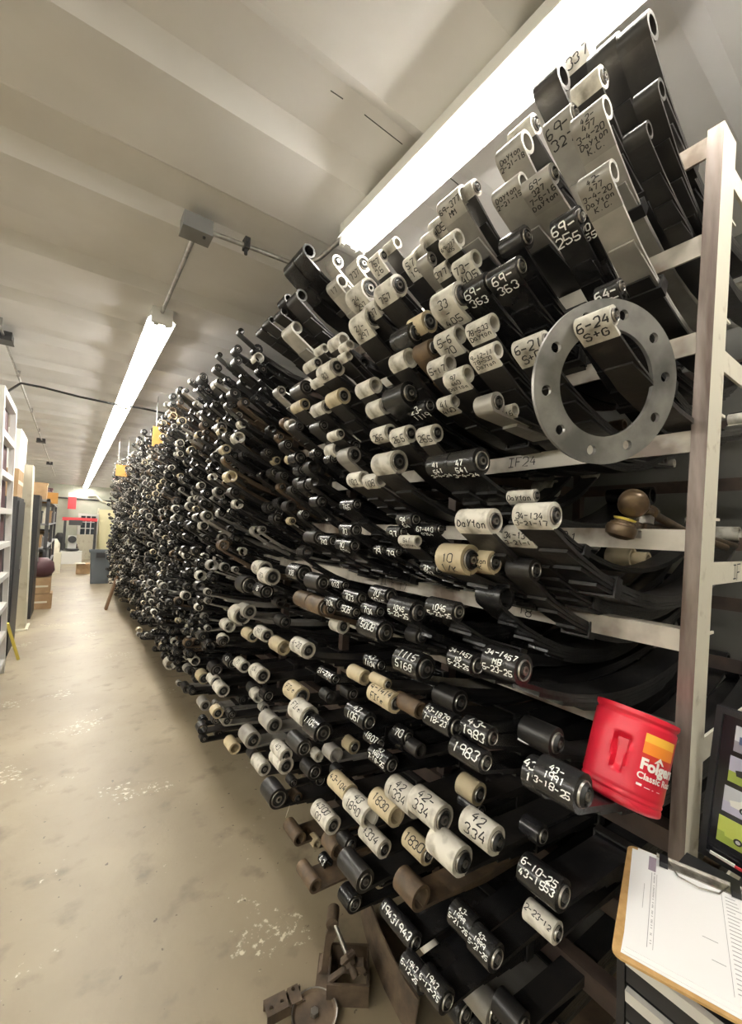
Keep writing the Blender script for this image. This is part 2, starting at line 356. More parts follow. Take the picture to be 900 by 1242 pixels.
# ------------------------------------------------------------------ leaf springs
class Spring:
    """profile in the x-z plane: x runs into the rack, the eye centre is the origin, the tips rise towards the aisle"""
    def __init__(s, OD, W, th, paint, bush, leaves=4, half=.62, t=.009, clip=True, text=None, camdir=None, seed=0):
        rng = random.Random(seed); s.OD, s.W, s.th, s.half, s.t = OD, W, th, half, min(t, OD*.16)
        s.Ro = OD/2; t = s.t; s.leaves = leaves
        s.n = Vector((-math.sin(th), 0, -math.cos(th))); s.m = Vector((-math.cos(th), 0, math.sin(th)))
        s.K = th/half
        ext = 0; s.text = None
        if text:
            L = text.split('|'); mx = max(len(q) for q in L)
            unit = min(W*.9/(mx*5.4-1), OD*(1.1 if len(L) < 3 else 1.2)*(1.35 if camdir.z < -.25 else 1)/(len(L)*8.2), .0034); ext = len(L)*8.2*unit
            phi = math.atan2(camdir.dot(s.m), camdir.dot(s.n)); phi = max(.1, min(2.3, phi))
            sc_ = -s.Ro*phi; 
            if phi < 1.5: sc_ += ext*.28
            s.text = (L, unit, sc_)
        s.patch = max(.012, (s.text[2]+ext/2+.01) if s.text else 0) if paint in 'wtg' else .01
        s.parts = []
        s.mid = s.off(half, -leaves*t)
        # eye: the main leaf rolled into a tube
        seam = 2*math.pi*.93; N = 22; O, I = [], []
        for i in range(N+1):
            a = seam*(1-i/N); d = s.n*math.cos(a)+s.m*math.sin(a); O.append(d*s.Ro); I.append(d*(s.Ro-t))
        for i in range(1, 4):
            q = s.patch*i/3; O.append(s.off(q, 0)); I.append(s.off(q, t))
        mb = MB(); s.sheet(mb, O, I, W/2)
        eye = ('eye', mb.mesh('eye', paint, 40), [])
        if s.text:
            L, unit, sc_ = s.text; tb = MB()
            ribbons(tb, strokes(L, unit, .25, rng), max(.0013, min(.0030, unit*1.15)), lambda u, v: s.out(sc_-v, .0004)+Vector((0, -u, 0)))
            eye[2].append(('lettering', tb.mesh('lettering', 'inkw' if paint in 'kdb' else 'inkb')))
        s.parts.append(eye)
        leafm = {'k': 'k', 'w': 'd', 't': 'd', 'g': 'g', 'd': 'd', 'b': 'b'}[paint]
        NS = 12; O = []; I = []
        for i in range(NS+1):
            q = s.patch+(2*half-2*s.patch)*i/NS; O.append(s.off(q, 0)); I.append(s.off(q, t))
        mb = MB(); s.sheet(mb, O, I, W/2-.0004); s.parts.append(('main_leaf', mb.mesh('main_leaf', leafm, 40), []))
        Ri = s.Ro-t
        if bush != 'h':
            big = bush == 'B'; Rs = Ri*(.42 if not big else .34); w2 = W/2+.001
            pr_ = [(Rs, -w2), (Ri*.55, -w2-.002), (Ri*.70, -w2-.0005), (Ri*.78, -w2-.003), (Ri*.99, -w2), (Ri*.99, w2), (Ri*.78, w2+.003), (Ri*.7, w2+.0005), (Ri*.55, w2+.002), (Rs, w2)]
            if big: pr_ = [(Rs, -w2-.006), (Ri*.5, -w2-.008), (Ri*.62, -w2-.002), (Ri*.72, -w2-.009), (Ri*.86, -w2-.003), (Ri*.99, -w2)]+[(Ri*.99, w2), (Rs, w2+.006)]
            bm = MB().lathe(pr_, axis='y', seg=20, closed=True).mesh('bushing', 'rubber', 50)
            w3 = w2+.005+(.004 if big else 0)
            sm = MB().lathe([(Ri*.84, -w2-.002), (Ri*.93, -w2-.0035), (Ri*.985, -w2-.001), (Ri*.985, w2), (Ri*.84, w2)], axis='y', seg=20, closed=True).lathe([(Rs*.55, -w3), (Rs, -w3), (Rs, w3), (Rs*.55, w3)], axis='y', seg=14, closed=True).mesh('sleeve', 'sleeve', 50)
            s.parts.append(('bushing', bm, [('sleeve', sm)]))
        sk = .055+s.patch+OD*.4
        for k in range(1, leaves):
            NS = 10; O, I = [], []
            for i in range(NS+1):
                q = sk+(2*half-2*sk)*i/NS; O.append(s.off(q, -k*t)); I.append(s.off(q, -(k-1)*t-.0006))
            mb = MB(); hw = [W/2-.0005]*(NS+1); hw[0] = hw[-1] = W/2*.8
            s.sheet(mb, O, I, hw); s.parts.append(('leaf', mb.mesh('leaf', 'd' if leafm == 'g' and k > 1 else leafm, 40), []))
            sk += rng.uniform(.05, .10) if leaves < 6 else .05
        if clip:
            q = min(.30, max(.2, .11+.05*leaves)); kk = sum(1 for k in range(1, leaves))
            a = th-s.K*q; fx = Vector((math.cos(a), 0, -math.sin(a))); fz = Vector((math.sin(a), 0, math.cos(a))); c = s.off(q, 0)
            lo, hi = -(min(kk, 3))*t-.002, t+.004; g = .005; h = W/2+.0015; b = .014; mb = MB()
            X = Matrix(((fx.x, 0, fz.x, c.x), (0, 1, 0, 0), (fx.z, 0, fz.z, c.z), (0, 0, 0, 1)))
            for (y0, y1, z0, z1) in ((-h-g, h+g, lo-g, lo), (-h-g, -h, lo, hi), (h, h+g, lo, hi), (-h-g, h+g, hi, hi+g)): mb.box((-b, y0, z0), (b, y1, z1), 0, X)
            s.parts.append(('clip', mb.mesh('clip', 'd'), []))
    def off(s, q, h):
        th, K = s.th, s.K; a = th-K*q
        p = s.n*s.Ro
        if abs(K) < 1e-6: x, z = q, 0
        else: x, z = (math.sin(th)-math.sin(a))/K, -(math.cos(a)-math.cos(th))/K
        return Vector((p.x+x+h*math.sin(a), 0, p.z+z+h*math.cos(a)))
    def out(s, q, e):
        if q >= 0: return s.off(q, -e)
        a = -q/s.Ro; return (s.n*math.cos(a)+s.m*math.sin(a))*(s.Ro+e)
    def sheet(s, mb, O, I, hw):
        k = len(O); hw = hw if isinstance(hw, list) else [hw]*k
        v = [p+Vector((0, sg*hw[i], 0)) for sg in (-1, 1) for pp in (O, I) for i, p in enumerate(pp)]
        a, b, c, d = 0, k, 2*k, 3*k; f = []
        for i in range(k-1):
            f += [(a+i, a+i+1, c+i+1, c+i), (b+i, d+i, d+i+1, b+i+1), (a+i, b+i, b+i+1, a+i+1), (c+i, c+i+1, d+i+1, d+i)]
        f += [(a, c, d, b), (a+k-1, b+k-1, d+k-1, c+k-1)]
        mb.add(v, f)
    def place(s, pos, label, group=None):
        base = Vector((s.mid.x, 0, s.mid.z)); pos = Vector(pos)
        root = thing('leaf_spring', label, 'leaf spring', pos+base, group)
        for name, me, subs in s.parts:
            o = link(name, me, root, -base)
            for n2, m2 in subs: q = link(n2, m2, o)
        e = s.off(2*s.half, 0); a = s.th
        me = s.parts[0][1]; link('eye', me, root, Vector((2*s.off(s.half, 0).x, 0, 0))-base, math.pi)
        return root
def rest(z, X, Ro, th, half, t, nl):
    """flatten the arc until the spring clears the beam it lies on"""
    dx = RX0-X; mg = .07 if z > 1.5 else .045 if z > 1.1 else .0
    gaps = [z-Ro-(l+.024) for l in LEV if z-Ro-(l+.024) >= (.012 if l in (LEV[7], LEV[5]) else mg)]
    if not gaps or dx <= .02: return th, half
    g = min(gaps)
    def drop(th, half):
        K = th/half; s_ = max(-1, math.sin(th)-K*dx); a = math.asin(s_); return (math.cos(a)-math.cos(th))/K+min(2, nl-1)*t
    for _ in range(60):
        if drop(th, half) <= g: break
        if half > .46 and th > R(20): half -= .01
        th = max(R(2), th-R(.6))
    return th, half
ORD = ['lowest', 'second', 'third', 'fourth', 'fifth', 'sixth', 'seventh', 'eighth', 'ninth', 'tenth', 'eleventh', 'twelfth', 'thirteenth', 'fourteenth', 'fifteenth', 'sixteenth', 'last']
def where(p):
    i = max(0, min(10, int((p.z-.06-LEV[0])/PITCH+.35))); k = max(0, min(16, int((p.y-RY0)/BAYW)))
    lv = {0: 'lowest shelf', 10: 'top shelf'}.get(i, ORD[i]+' shelf')
    by = 'first bay' if k == 0 else ORD[k]+' bay'
    return lv, by, i, k
PN = {'k': 'black', 'w': 'white-painted', 't': 'tan-painted', 'g': 'bare grey steel', 'd': 'dark steel', 'b': 'rusty brown'}
seen = {}; allsp = []
NTH = ['first', 'second', 'third', 'fourth', 'fifth', 'sixth', 'seventh', 'eighth']
def finish_labels():
    fam = {}
    for o, lab in allsp: fam.setdefault(re.sub(r'[0-9./ -]+', '#', lab), []).append((o.location.y, o, lab))
    for key, L in fam.items():
        L.sort(key=lambda q: q[0])
        for q, (yv, o, lab) in enumerate(L):
            o['label'] = lab+(', '+NTH[q]+(' from post' if len(lab.replace('-', ' ').split()) <= 13 else '') if 1 < len(L) <= 8 else '')
            o['group'] = 'leaf springs, '+lab.split(', ')[-2]
def note(o, lab): seen[lab] = seen.get(lab, 0)+1; allsp.append((o, lab))
# eyes read off the photograph: x y = near end of the eye, o = its diameter, w = its length (pixels), paint, bushing, lettering, distance of the eye plane
H = """792 30 33 38 d h - .93
755 57 33 36 d h - .93
716 50 26 30 w h 337 .98
684 92 30 30 d h - .93
732 93 26 34 w b - .87
803 108 25 30 d h - .90
737 130 27 40 g h 42-|477|3-4-20|Dayton|K.C. .83
788 157 21 28 d h - .87
697 137 23 33 g b 69-|327 .85
650 150 24 28 w b - .88
640 172 27 32 g h Dayton|2-21-18 .85
672 210 24 34 g b 69-|327|7-6-16|Dayton .82
745 207 27 39 g h 42-|477|3-4-20|Dayton|K.C. .78
635 220 22 33 g h Dayton|2-21-15 .82
704 262 25 31 k b 69-|255 .82
724 268 25 22 k b 70|255 .86
632 323 26 35 k b 69-|363 .80
594 342 26 30 k b 69-|363 .80
753 347 20 28 k b 64-|255 .85
745 382 25 44 w b 6-24|S+G .722
662 412 23 36 w b 6-21|S+G .78
712 376 20 22 k b 64-2 .88
625 497 16 14 w h 216 .85
578 227 20 15 w b - .86
563 235 21 27 g h 69-377|mm .84
545 264 18 20 w h 405 .86
531 283 16 16 w h - .86
557 288 21 18 w h 69-377|405 .82
578 313 21 24 w h 73-|405 .80
519 300 15 15 w h - .86
508 312 16 14 w h 57|19 .85
524 314 17 13 g b - .84
545 322 15 14 w h 377 .84
560 358 34 28 w b 33|-|405 .78
599 391 23 28 w h 78-533|Dayton .78
604 424 21 29 w h 9-12-11|78-533|Dayton .78
558 405 23 25 w h 5-6|70 .80
546 440 22 21 w h 5-17 .80
568 453 22 24 w h 97|440|Dayton .78
504 404 27 22 k B - .80
521 390 27 19 t b - .82
526 422 23 18 b B - .82
498 434 24 18 w h - .80
484 346 27 21 w b 757 .80
462 370 20 14 w b 737 .80
449 350 27 20 w b 24|297 .80
453 385 27 20 w b 21-|297 .80
441 320 20 14 g b 737 .82
465 310 15 14 w b 757|26 .82
482 294 14 14 w h - .84
410 317 16 9 g b - .82
415 341 16 13 g h 17 .80
425 418 12 10 w h - .80
423 431 12 10 w h - .80
417 412 18 13 w h - .82
409 445 22 17 w b 83 .78
394 422 11 9 w h - .82
456 467 20 18 w h - .80
468 492 21 17 w b - .80
497 477 29 24 k B - .78
521 492 18 21 k b 23-|1119 .82
417 480 20 15 t b - .80
397 493 17 14 w b - .80
393 516 14 12 d b - .80
413 526 12 12 w b - .80
552 486 17 17 w h 41|440 .80
604 488 26 22 g b - .80
474 524 20 18 w b 265 .80
498 526 22 18 w b 265 .79
530 525 22 18 w b 265 .80
484 560 29 24 w b - .78
551 562 28 26 k b 41|541|3-4-24 .78
584 559 33 32 k b 47|541|3-4-24 .77
442 580 18 15 w h 103 .80
462 582 18 16 w h 108 .80
433 612 14 16 k b 765 .82
504 630 17 18 k b 94|64 .82
489 645 14 16 k b 97 .82
507 656 12 20 w h 541|Dayton .80
534 642 14 28 k b 67-440|0764 .84
387 652 16 13 d b - .80
404 656 14 13 k b 790 .80
432 643 17 15 k b 70 .80
430 662 16 18 k b 70|170 .80
466 667 12 9 k b 79 .82
483 670 12 10 k b 79 .82
600 632 31 40 w b Dayton .76
571 679 37 32 t B 10|1/K .78
600 682 28 26 t b Dayton|1-K .82
532 690 14 18 k b 70-|227 .82
650 601 15 32 w b Dayton .86
673 625 33 44 w b 34-134|3-21-17 .76
652 650 26 36 w b 34-134|3-21-1 .82
635 813 38 42 k b 34-1457|MB|5-23-25 .76
579 807 29 29 k b 34-1457|MD|5-23-25 .78
392 707 20 16 d b - .80
419 710 12 16 k b 103 .82
439 726 16 18 k b 703 .80
413 733 16 14 k b 704 .80
401 739 16 16 b b - .80
432 743 14 14 k b 508 .80
461 742 16 18 k b 704 .80
474 723 20 20 k b 70|1045 .80
507 743 29 28 k B 1045|5-23-25 .79
556 742 24 34 k b 1045|5-23-25 .78
467 767 28 26 k B 5008 .79
516 811 33 30 k B 1115|5168 .79
462 807 16 16 k b 43|1104 .82
407 824 13 24 k b 21-20H .80
470 830 13 18 t b - .78
480 853 24 32 t b 4-1414|Fire .78
443 822 18 16 t h - .80
448 876 22 24 k b 43|1061 .79
510 862 20 28 b h - .80
553 882 29 32 k b 43-1879|7-18-23 .77
597 895 25 32 k b 43-|1983 .77
589 925 27 38 k b 1983 .75
392 889 26 22 k b 1104 .78
475 928 22 22 k b 43|1807|7-18-25 .79
461 902 15 15 k b 1807 .81
707 963 47 50 k B 43-|1991|3-18-25 .72
667 948 40 24 k b 43-|19 .78
683 1087 37 48 k b 6-10-25|43-1553 .76
676 1132 26 36 w b 2-23-12 .78
321 933 16 13 w b - .80
347 929 20 18 w b - .79
338 969 24 20 d b - .78
404 1001 22 20 w b 4300|00 .77
425 963 22 20 t b 43-104 .78
449 992 27 24 w h 43|1890 .77
481 990 26 26 t h 1830 .78
506 977 30 30 w b 42|1334 .78
538 994 34 34 w b 42-|334 .76
602 1020 34 36 w B 42|334 .75
466 1030 22 24 w b 4334 .77
519 1037 24 24 t b 1830 .78
561 1045 36 34 w B - .75
364 1018 16 14 b h - .80
383 1075 17 22 b h - .76
443 1069 27 26 d b - .75
511 1090 30 24 b h - .76
485 1120 21 17 k b 1943 .76
504 1143 22 20 k b 1943 .76
578 1131 31 26 k b 43-|1999|5-21-25 .73
602 1162 32 26 k b 43-|1999|5-21-25 .71
515 1192 26 22 k b 1943|6-12-25 .73
542 1215 28 26 k b 1943|6-12-25 .71
294 747 22 13 w b - .80
303 742 17 12 g b - .82
279 760 14 10 w h - .80
394 704 14 12 k b 70 .84
369 696 22 18 k b 708 .80
331 700 20 14 w b 704 .80
322 690 18 13 w b 704 .82
303 710 22 14 d B - .80
324 718 18 14 k b 70 .80
378 730 20 18 b b - .80
395 737 22 18 b b - .79
324 771 16 14 w b 790 .80
307 772 14 12 t b - .80
345 786 18 18 t h - .80
374 789 20 26 w b 4-20 .78
263 813 14 12 d b - .80
283 805 14 12 k b 43 .80
297 809 14 12 w b 70 .80
319 820 18 16 w b 104 .80
248 823 14 12 t b - .79
262 827 13 11 w b - .79
271 838 15 13 w b - .78
207 806 13 13 w h - .78
237 802 11 10 w h - .80
227 836 10 9 d h - .80
249 856 12 10 g b - .78
333 880 20 16 g b - .80
366 845 22 18 t b Fire .79
375 870 26 23 w b Fire .77
307 898 20 14 g B - .79
285 908 14 11 t h - .80
347 917 17 14 w b 43 .79
369 908 20 16 d b - .80
375 304 17 13 k h - .72
363 318 17 12 k h - .72
366 358 15 12 d h - .74
360 397 15 16 g h - .76
345 378 10 9 d h - .76
350 362 11 9 d h - .76
330 388 9 8 d h - .76
322 398 9 8 d h - .76
289 423 10 5 d b - .74
289 437 10 5 d b - .74
267 430 6 3 d b - .74
265 446 9 4 d b - .74
247 457 10 4 d b - .74
393 460 12 12 w b - .80
372 470 18 14 d b - .80
370 490 14 12 t b - .80
385 440 14 12 w b - .80""".split('\n')
heroes = []; cnt = 0
for li, ln in enumerate(H):
    x, y, o, wp, paint, bush, txt, X = ln.split(); x, y, o, wp, X = map(float, (x, y, o, wp, X))
    pn = onx(x, y, X); d = proj(pn)[2]
    OD = max(.03, min(.105, o*d/FPX)); a = proj(pn)[0]; b = proj(pn+Vector((0, .05, 0)))[0]
    W = max(.034, min(.105, wp/abs(b-a)*.05))
    z = pn.z
    th = R(34) if z > 1.45 else R(6+28*max(0, (z-.85)/.6))
    if z > 2.2: th = R(37)
    if 140 < li: pass
    rng = random.Random(li); th += R(rng.uniform(-3, 3)); th = max(th, R(3))
    nl = rng.choice((3, 4, 4, 5, 6)) if paint != 'g' else rng.choice((2, 3, 3))
    half = rng.uniform(.58, .66)
    th, half = rest(z, X, OD/2, th, half, .009, nl)
    cv = Vector((-pn.x, 0, CAMH-pn.z)).normalized()
    low = 1.7 < z < 1.9 and pn.y < 1.1
    if low: nl = 2; th, half = rest(z, X, OD/2, th+R(4), .5, .009, 4)
    s = Spring(OD, W, th, paint, bush, nl, half, rng.uniform(.008, .0105), rng.random() < .6 and not low, None if txt == '-' else txt, cv, li)
    pos = pn+Vector((0, W/2, 0))
    lv, by, i, k = where(pos)
    num = re.findall(r'[0-9][0-9./-]*', txt) if txt != '-' else []
    bt = 'open eye' if bush == 'h' else 'bushed eye'
    sz = 'fat' if OD > .062 else 'slim' if OD < .043 else 'mid-sized'; sz += ' wide' if W > .075 else ' narrow' if W < .05 else ''
    if num: lab = f"{sz} {PN[paint]} spring, {bt} lettered {' '.join(num[:2])}, {lv}, {by}"
    elif txt != '-': lab = f"{sz} {PN[paint]} spring, {bt} with handwritten name, {lv}, {by}"
    else: lab = f"{sz} unmarked {PN[paint]} spring, {bt}, {lv}, {by}"
    r_ = s.place(pos, lab); note(r_, lab)
    heroes.append((x-wp/2, y, max(o, wp)*.5, d))

# the rest of the springs: rows on every shelf down the aisle
cand = []
rng = random.Random(11)
for i in range(11):
    for sub in range(3):
        Y = .5+rng.uniform(0, .1)
        while Y < 10.6:
            W = rng.choice((.045, .05, .057, .063, .063, .076)); Y += W*.5
            if i == 10 and sub == 2 and rng.random() < .5: Y += W*.6; continue
            z = LEV[i]+.05+.072*sub+rng.uniform(-.022, .022)+(.02 if i < 3 else 0)
            if i >= 9: z += .03
            front = rng.uniform(0, 1)
            X = .66+.20*front+(.05 if i < 2 else 0)+.03*math.sin(Y*2.1+i)
            if Y < 2.3: X = max(X, .84)+.06*front
            ok = rng.random() < (.80 if Y > 2.3 else .42 if i > 2 else .75)
            if i == 0 and sub == 0: ok = ok and rng.random() < .6
            if z > 2.70 or (Y < 2.0 and z > 2.3): ok = False
            if Y < 1.05 and (1.63 < z < 1.95 or 1.20 < z < 1.33): ok = False
            if ok:
                px_, py_, dd = proj((X, Y-W/2, z))
                if px_ > 690 and not (px_ < 800 and X > .9 and z < 2.0 and not (z < .75 and px_ > 730)): ok = False
                if ok and Y < 3.2:
                    for (hx, hy, hr, hd) in heroes:
                        if abs(px_-hx) < hr+7+14/dd and abs(py_-hy) < hr+4+9/dd: ok = False; break
                if ok: cand.append((dd, X, Y, z, W, i))
            Y += W*.5+rng.uniform(.004, .05)
cand.sort()
NIND = 300-len(heroes)
tmpl = {}
def style(i, rng):
    paint = rng.choices('kdgwtb', (.34, .34, .08, .12, .06, .06))[0]; bush = rng.choice('bbbBh')
    return paint, bush
def theta(z): return R(34) if z > 1.45 else R(6+28*max(0, (z-.85)/.6))
for dd, X, Y, z, W, i in cand[:max(0, NIND)]:
    paint, bush = style(i, rng); tb = 0 if z < .95 else 1 if z < 1.3 else 2
    key = (paint, bush, tb, W)
    if key not in tmpl:
        tmpl[key] = Spring(min(.062, W*rng.uniform(.8, 1.0)), W, R((7, 19, 34)[tb]), paint, bush, rng.choice((3, 4, 5)), rng.uniform(.56, .63), .0085, rng.random() < .6, rng.choice((None, '70', '43')) if paint in 'kw' and W < .055 else None, Vector((-.85, 0, .5)).normalized(), len(tmpl)+500)
    s = tmpl[key]; pos = Vector((X, Y, z))
    lv, by, ii, k = where(pos)
    lab = f"{PN[paint]} leaf spring in packed rows, {'open' if bush == 'h' else 'bushed'} eye, {lv}, {by}"
    note(s.place(pos, lab), lab)
finish_labels()
# all further springs down the aisle, too many to pick apart: one object
mats_ = ['k', 'd', 'g', 'w', 't', 'b', 'rubber', 'sleeve']
mb = MB()
for dd, X, Y, z, W, i in cand[max(0, NIND):]:
    paint = rng.choices(range(6), (.30, .30, .14, .14, .06, .06))[0]; OD = min(.066, W*rng.uniform(.75, 1.05)); Ro = OD/2; th = theta(z)+R(rng.uniform(-7, 7)); hollow = rng.random() < .2
    seg = 12 if dd < 3.5 else 9 if dd < 6 else 7
    hw = W/2; c = Vector((X, Y, z)); Ri = Ro*.78
    if hollow: mb.lathe([(Ri, -hw), (Ro, -hw), (Ro, hw), (Ri, hw)], c, 'y', seg, paint, True)
    else:
        n0 = len(mb.f)
        mb.lathe([(Ri, -hw), (Ro, -hw), (Ro, hw)], c, 'y', seg, paint)
        # drop the caps lathe adds, then fill the near end with rubber and a sleeve
        mb.f = mb.f[:-2]; mb.m = mb.m[:-2]
        mb.lathe([(Ri*.45, -hw-.002), (Ri*.8, -hw-.003), (Ri*1.01, -hw+.001)], c, 'y', seg, 6); mb.f = mb.f[:-2]; mb.m = mb.m[:-2]
        mb.lathe([(Ri*.22, -hw-.001), (Ri*.26, -hw-.006), (Ri*.46, -hw-.006), (Ri*.46, -hw)], c, 'y', max(6, seg-2), 7); mb.f = mb.f[:-1]; mb.m = mb.m[:-1]; mb.m[-1] = 6
    t = .009; half = .6; K = th/half; nrm = (-math.sin(th), -math.cos(th)); lm = {0: 0, 1: 1, 2: 2, 3: 1, 4: 1, 5: 5}[paint]
    def off(q, h):
        a = th-K*q; return Vector((c.x+nrm[0]*Ro+(math.sin(th)-math.sin(a))/K+h*math.sin(a), c.y, c.z+nrm[1]*Ro-(math.cos(a)-math.cos(th))/K+h*math.cos(a)))
    for kx in range(3 if dd < 5 else 2):
        s0 = (0, .12, .22)[kx]; NS = 4; vs = []; ln_ = half*1.3
        for q in range(NS+1):
            qq = s0+(ln_-s0)*q/NS
            for hh in (-kx*t, -(kx-1)*t):
                p = off(qq, hh); vs += [p-Vector((0, hw, 0)), p+Vector((0, hw, 0))]
        f = []
        for q in range(NS):
            A = q*4; B = A+4; f += [(A, A+1, B+1, B), (A+2, B+2, B+3, A+3), (A, B, B+2, A+2), (A+1, A+3, B+3, B+1)]
        f += [(0, 2, 3, 1)]
        mb.add(vs, f, lm)
o = mb.build('packed_leaf_springs', mats_, None, 40)
tag(o, 'densely packed dark leaf springs filling the rack further down the aisle', 'leaf springs'); o['kind'] = 'stuff'

#@@OBJECTS
# ------------------------------------------------------------------ red coffee can
def frame_mtx(o, x, y, z): return Matrix(((x.x, y.x, z.x, o.x), (x.y, y.y, z.y, o.y), (x.z, y.z, z.z, o.z), (0, 0, 0, 1)))
def font_verts(txt, size, bold=0):
    c = bpy.data.curves.new('lettering', 'FONT'); c.body = txt; c.size = size; c.offset = bold; c.resolution_u = 3
    ob = bpy.data.objects.new('lettering', c); me = bpy.data.meshes.new_from_object(ob)
    v = [tuple(q.co) for q in me.vertices]; f = [tuple(p.vertices) for p in me.polygons]
    bpy.data.objects.remove(ob); bpy.data.curves.remove(c); bpy.data.meshes.remove(me); return v, f
cb, ct = onx(749, 970, .885), onx(772, 868, .95)
cz = (ct-cb).normalized(); cy = (Vector((0, 0, CAMH))-(cb+ct)/2); cy = (cy-cz*cy.dot(cz)).normalized(); cx = cy.cross(cz)*-1
# local: y towards the viewer of the label side, x to the right of it
can = thing('coffee_can', 'red plastic coffee can tilted on the springs beside the cream post', 'coffee can'); can.matrix_world = frame_mtx(cb, cx, -cy, cz)
CH, CRAD = (ct-cb).length+.006, .068
def canr(a, h):
    r = CRAD*(1+.03*h)
    if h > .90: r *= 1-.035*math.sin((h-.90)/.05*math.pi) if h < .95 else 1.01
    for g in (.10, .155): r -= .0016*math.exp(-((h-g)/.012)**2)
    r -= .010*max(0, (.035-h)/.035)**2
    t = (h-.30)/.42
    if 0 < t < 1:
        w = .13+.10*t; u = abs(a+.20)/w
        if u < 1.0: r -= .013*min(1, (1-u)*5)*min(1, t*6)*min(1, (1-t)*8)
        elif u < 1.35 and t < .7: r += .0015
    return r
mb = MB(); NA, NH = 120, 60
for j in range(NH+1):
    for i in range(NA):
        a = 2*math.pi*i/NA-math.pi; h = j/NH; r = canr(a, h); mb.v.append((r*math.sin(a), -r*math.cos(a), h*CH))
for j in range(NH):
    for i in range(NA):
        i2 = (i+1) % NA; mb.f.append((j*NA+i, j*NA+i2, (j+1)*NA+i2, (j+1)*NA+i)); mb.m.append(0)
mb.f.append(tuple(range(NA))[::-1]); mb.m.append(0)
mb.build('can_body', 'red', can, 50)
MB().lathe([(CRAD*1.055, CH-.006), (CRAD*1.055, CH+.001), (CRAD*.99, CH+.001), (CRAD*.97, CH-.006), (.0, CH-.007)], seg=48).build('lid', 'red', can, 40)
def oncan(a, h, e=.0007): r = canr(a, h)+e; return (r*math.sin(a), -r*math.cos(a), h*CH)
lab = link('label_print', None, can)
mb = MB(); N, K = 14, 9; hs = [.545+.27*j/K for j in range(K+1)]
n0 = 0
for j in range(K+1):
    for i in range(N+1): mb.v.append(oncan(.30+(1.22-.30)*i/N, hs[j]))
for j in range(K):
    for i in range(N): mb.f.append((j*(N+1)+i, j*(N+1)+i+1, (j+1)*(N+1)+i+1, (j+1)*(N+1)+i)); mb.m.append(0 if j < 2 else 1 if j < 6 else 2)
bpy.data.objects.remove(lab)
lab = mb.build('label', ['labelr', 'labelor', 'labely'], can)
def cantext(t, size, a0, h0, bold=0, slant=0):
    v, f = font_verts(t, size, bold); mb = MB(); mb.add([oncan(a0+x/CRAD, h0+y/CH, .0013) for x, y, z in v], f); mb.build('lettering', 'labelw', lab)
cantext('Folgers', .026, .30, .445, .0012)
cantext('Classic Roast', .0155, .27, .345, .0004)
mb = MB()
for (a, b) in ((.30, .44), (.50, .66), (.72, .76), (.86, .98)):
    hh = .012 if a == .30 else .004; mb.add([oncan(a, .27), oncan(b, .27), oncan(b, .27+hh*2), oncan(a, .27+hh*2)], [(0, 1, 2, 3)])
mb.add([oncan(.62, .545, .0012), oncan(.92, .545, .0012), oncan(.77, .615, .0012)], [(0, 1, 2)])
mb.build('label_bars', 'labelw', lab)

# ------------------------------------------------------------------ tool chest, clipboard, framed car pictures
TX0, TX1, TY0, TY1, TZ = .772, 1.085, -.45, .330, .858
tch = thing('tool_chest', 'black tool chest with grey drawer pulls under the clipboard', 'tool chest', (TX0, TY1, 0))
def tl(x, y, z): return Vector((x-TX0, y-TY1, z))
MB().box(tl(TX0+.012, TY0, .05), tl(TX1, TY1, TZ)).build('body', 'toolblack', tch)
MB().box(tl(TX0, TY0, .06), tl(TX0+.012, TY0+.012, TZ)).build('corner_trim', 'toolblack', tch); MB().box(tl(TX0, TY1-.012, .06), tl(TX0+.012, TY1, TZ)).build('corner_trim', 'toolblack', tch)
for xx in (TX0+.05, TX1-.05):
    for yy in (TY0+.05, TY1-.05): MB().lathe([(.004, -.012), (.025, -.012), (.025, .012), (.004, .012)], tl(xx, yy, .025), 'y', 14, closed=True).build('caster', 'rubber', tch)
z = TZ-.012
for i in range(11):
    dh = .055 if i < 6 else .085
    dr = MB().box(tl(TX0-.004, TY0+.016, z-dh+.004), tl(TX0+.012, TY1-.016, z)).build('drawer', 'toolblack', tch)
    MB().prism([(tl(TX0-.004, 0, 0).x, z-.022), (tl(TX0-.012, 0, 0).x, z-.019), (tl(TX0-.013, 0, 0).x, z-.002), (tl(TX0-.004, 0, 0).x, z)], TY0+.018-TY1, -.018).build('drawer_pull', 'alu', dr)
    z -= dh
    if z < .14: break
BA, BB = onz(762, 1020, .868), onz(741, 1151, .868); bl = (BA-BB).normalized(); bw = Vector((bl.y, -bl.x, 0)); BL, BW = (BA-BB).length, .225
cbd = thing('clipboard', 'brown hardboard clipboard holding white forms on the tool chest', 'clipboard'); cbd.matrix_world = frame_mtx(Vector((BB.x, BB.y, TZ+.001)), bw, bl, Vector((0, 0, 1)))
c = .014; arc = lambda cx_, cy_, a0: [(cx_+c*math.cos(R(a0+q)), cy_+c*math.sin(R(a0+q))) for q in (0, 30, 60, 90)]
MB().prism(arc(BW-c, c, -90)+arc(BW-c, BL-c, 0)+arc(c, BL-c, 90)+arc(c, c, 180), 0, .0035, 'xy').build('board', 'board', cbd)
ck = MB().box((.055, BL-.034, .006), (.175, BL-.004, .009)).tube([(.05, BL-.008, .0085), (.18, BL-.008, .0085)], .004, 8).build('clip', 'sleeve', cbd)
for xx in (.055, .163): MB().box((xx, BL-.040, .0085), (xx+.014, BL-.014, .018)).build('clip_foot', 'toolblack', ck)
MB().tube([(.07, BL-.018, .011), (.085, BL-.05, .0105), (.115, BL-.058, .0105), (.145, BL-.05, .0105), (.16, BL-.018, .011)], .0014, 6).build('wire_lever', 'sleeve', ck)
sheets = []
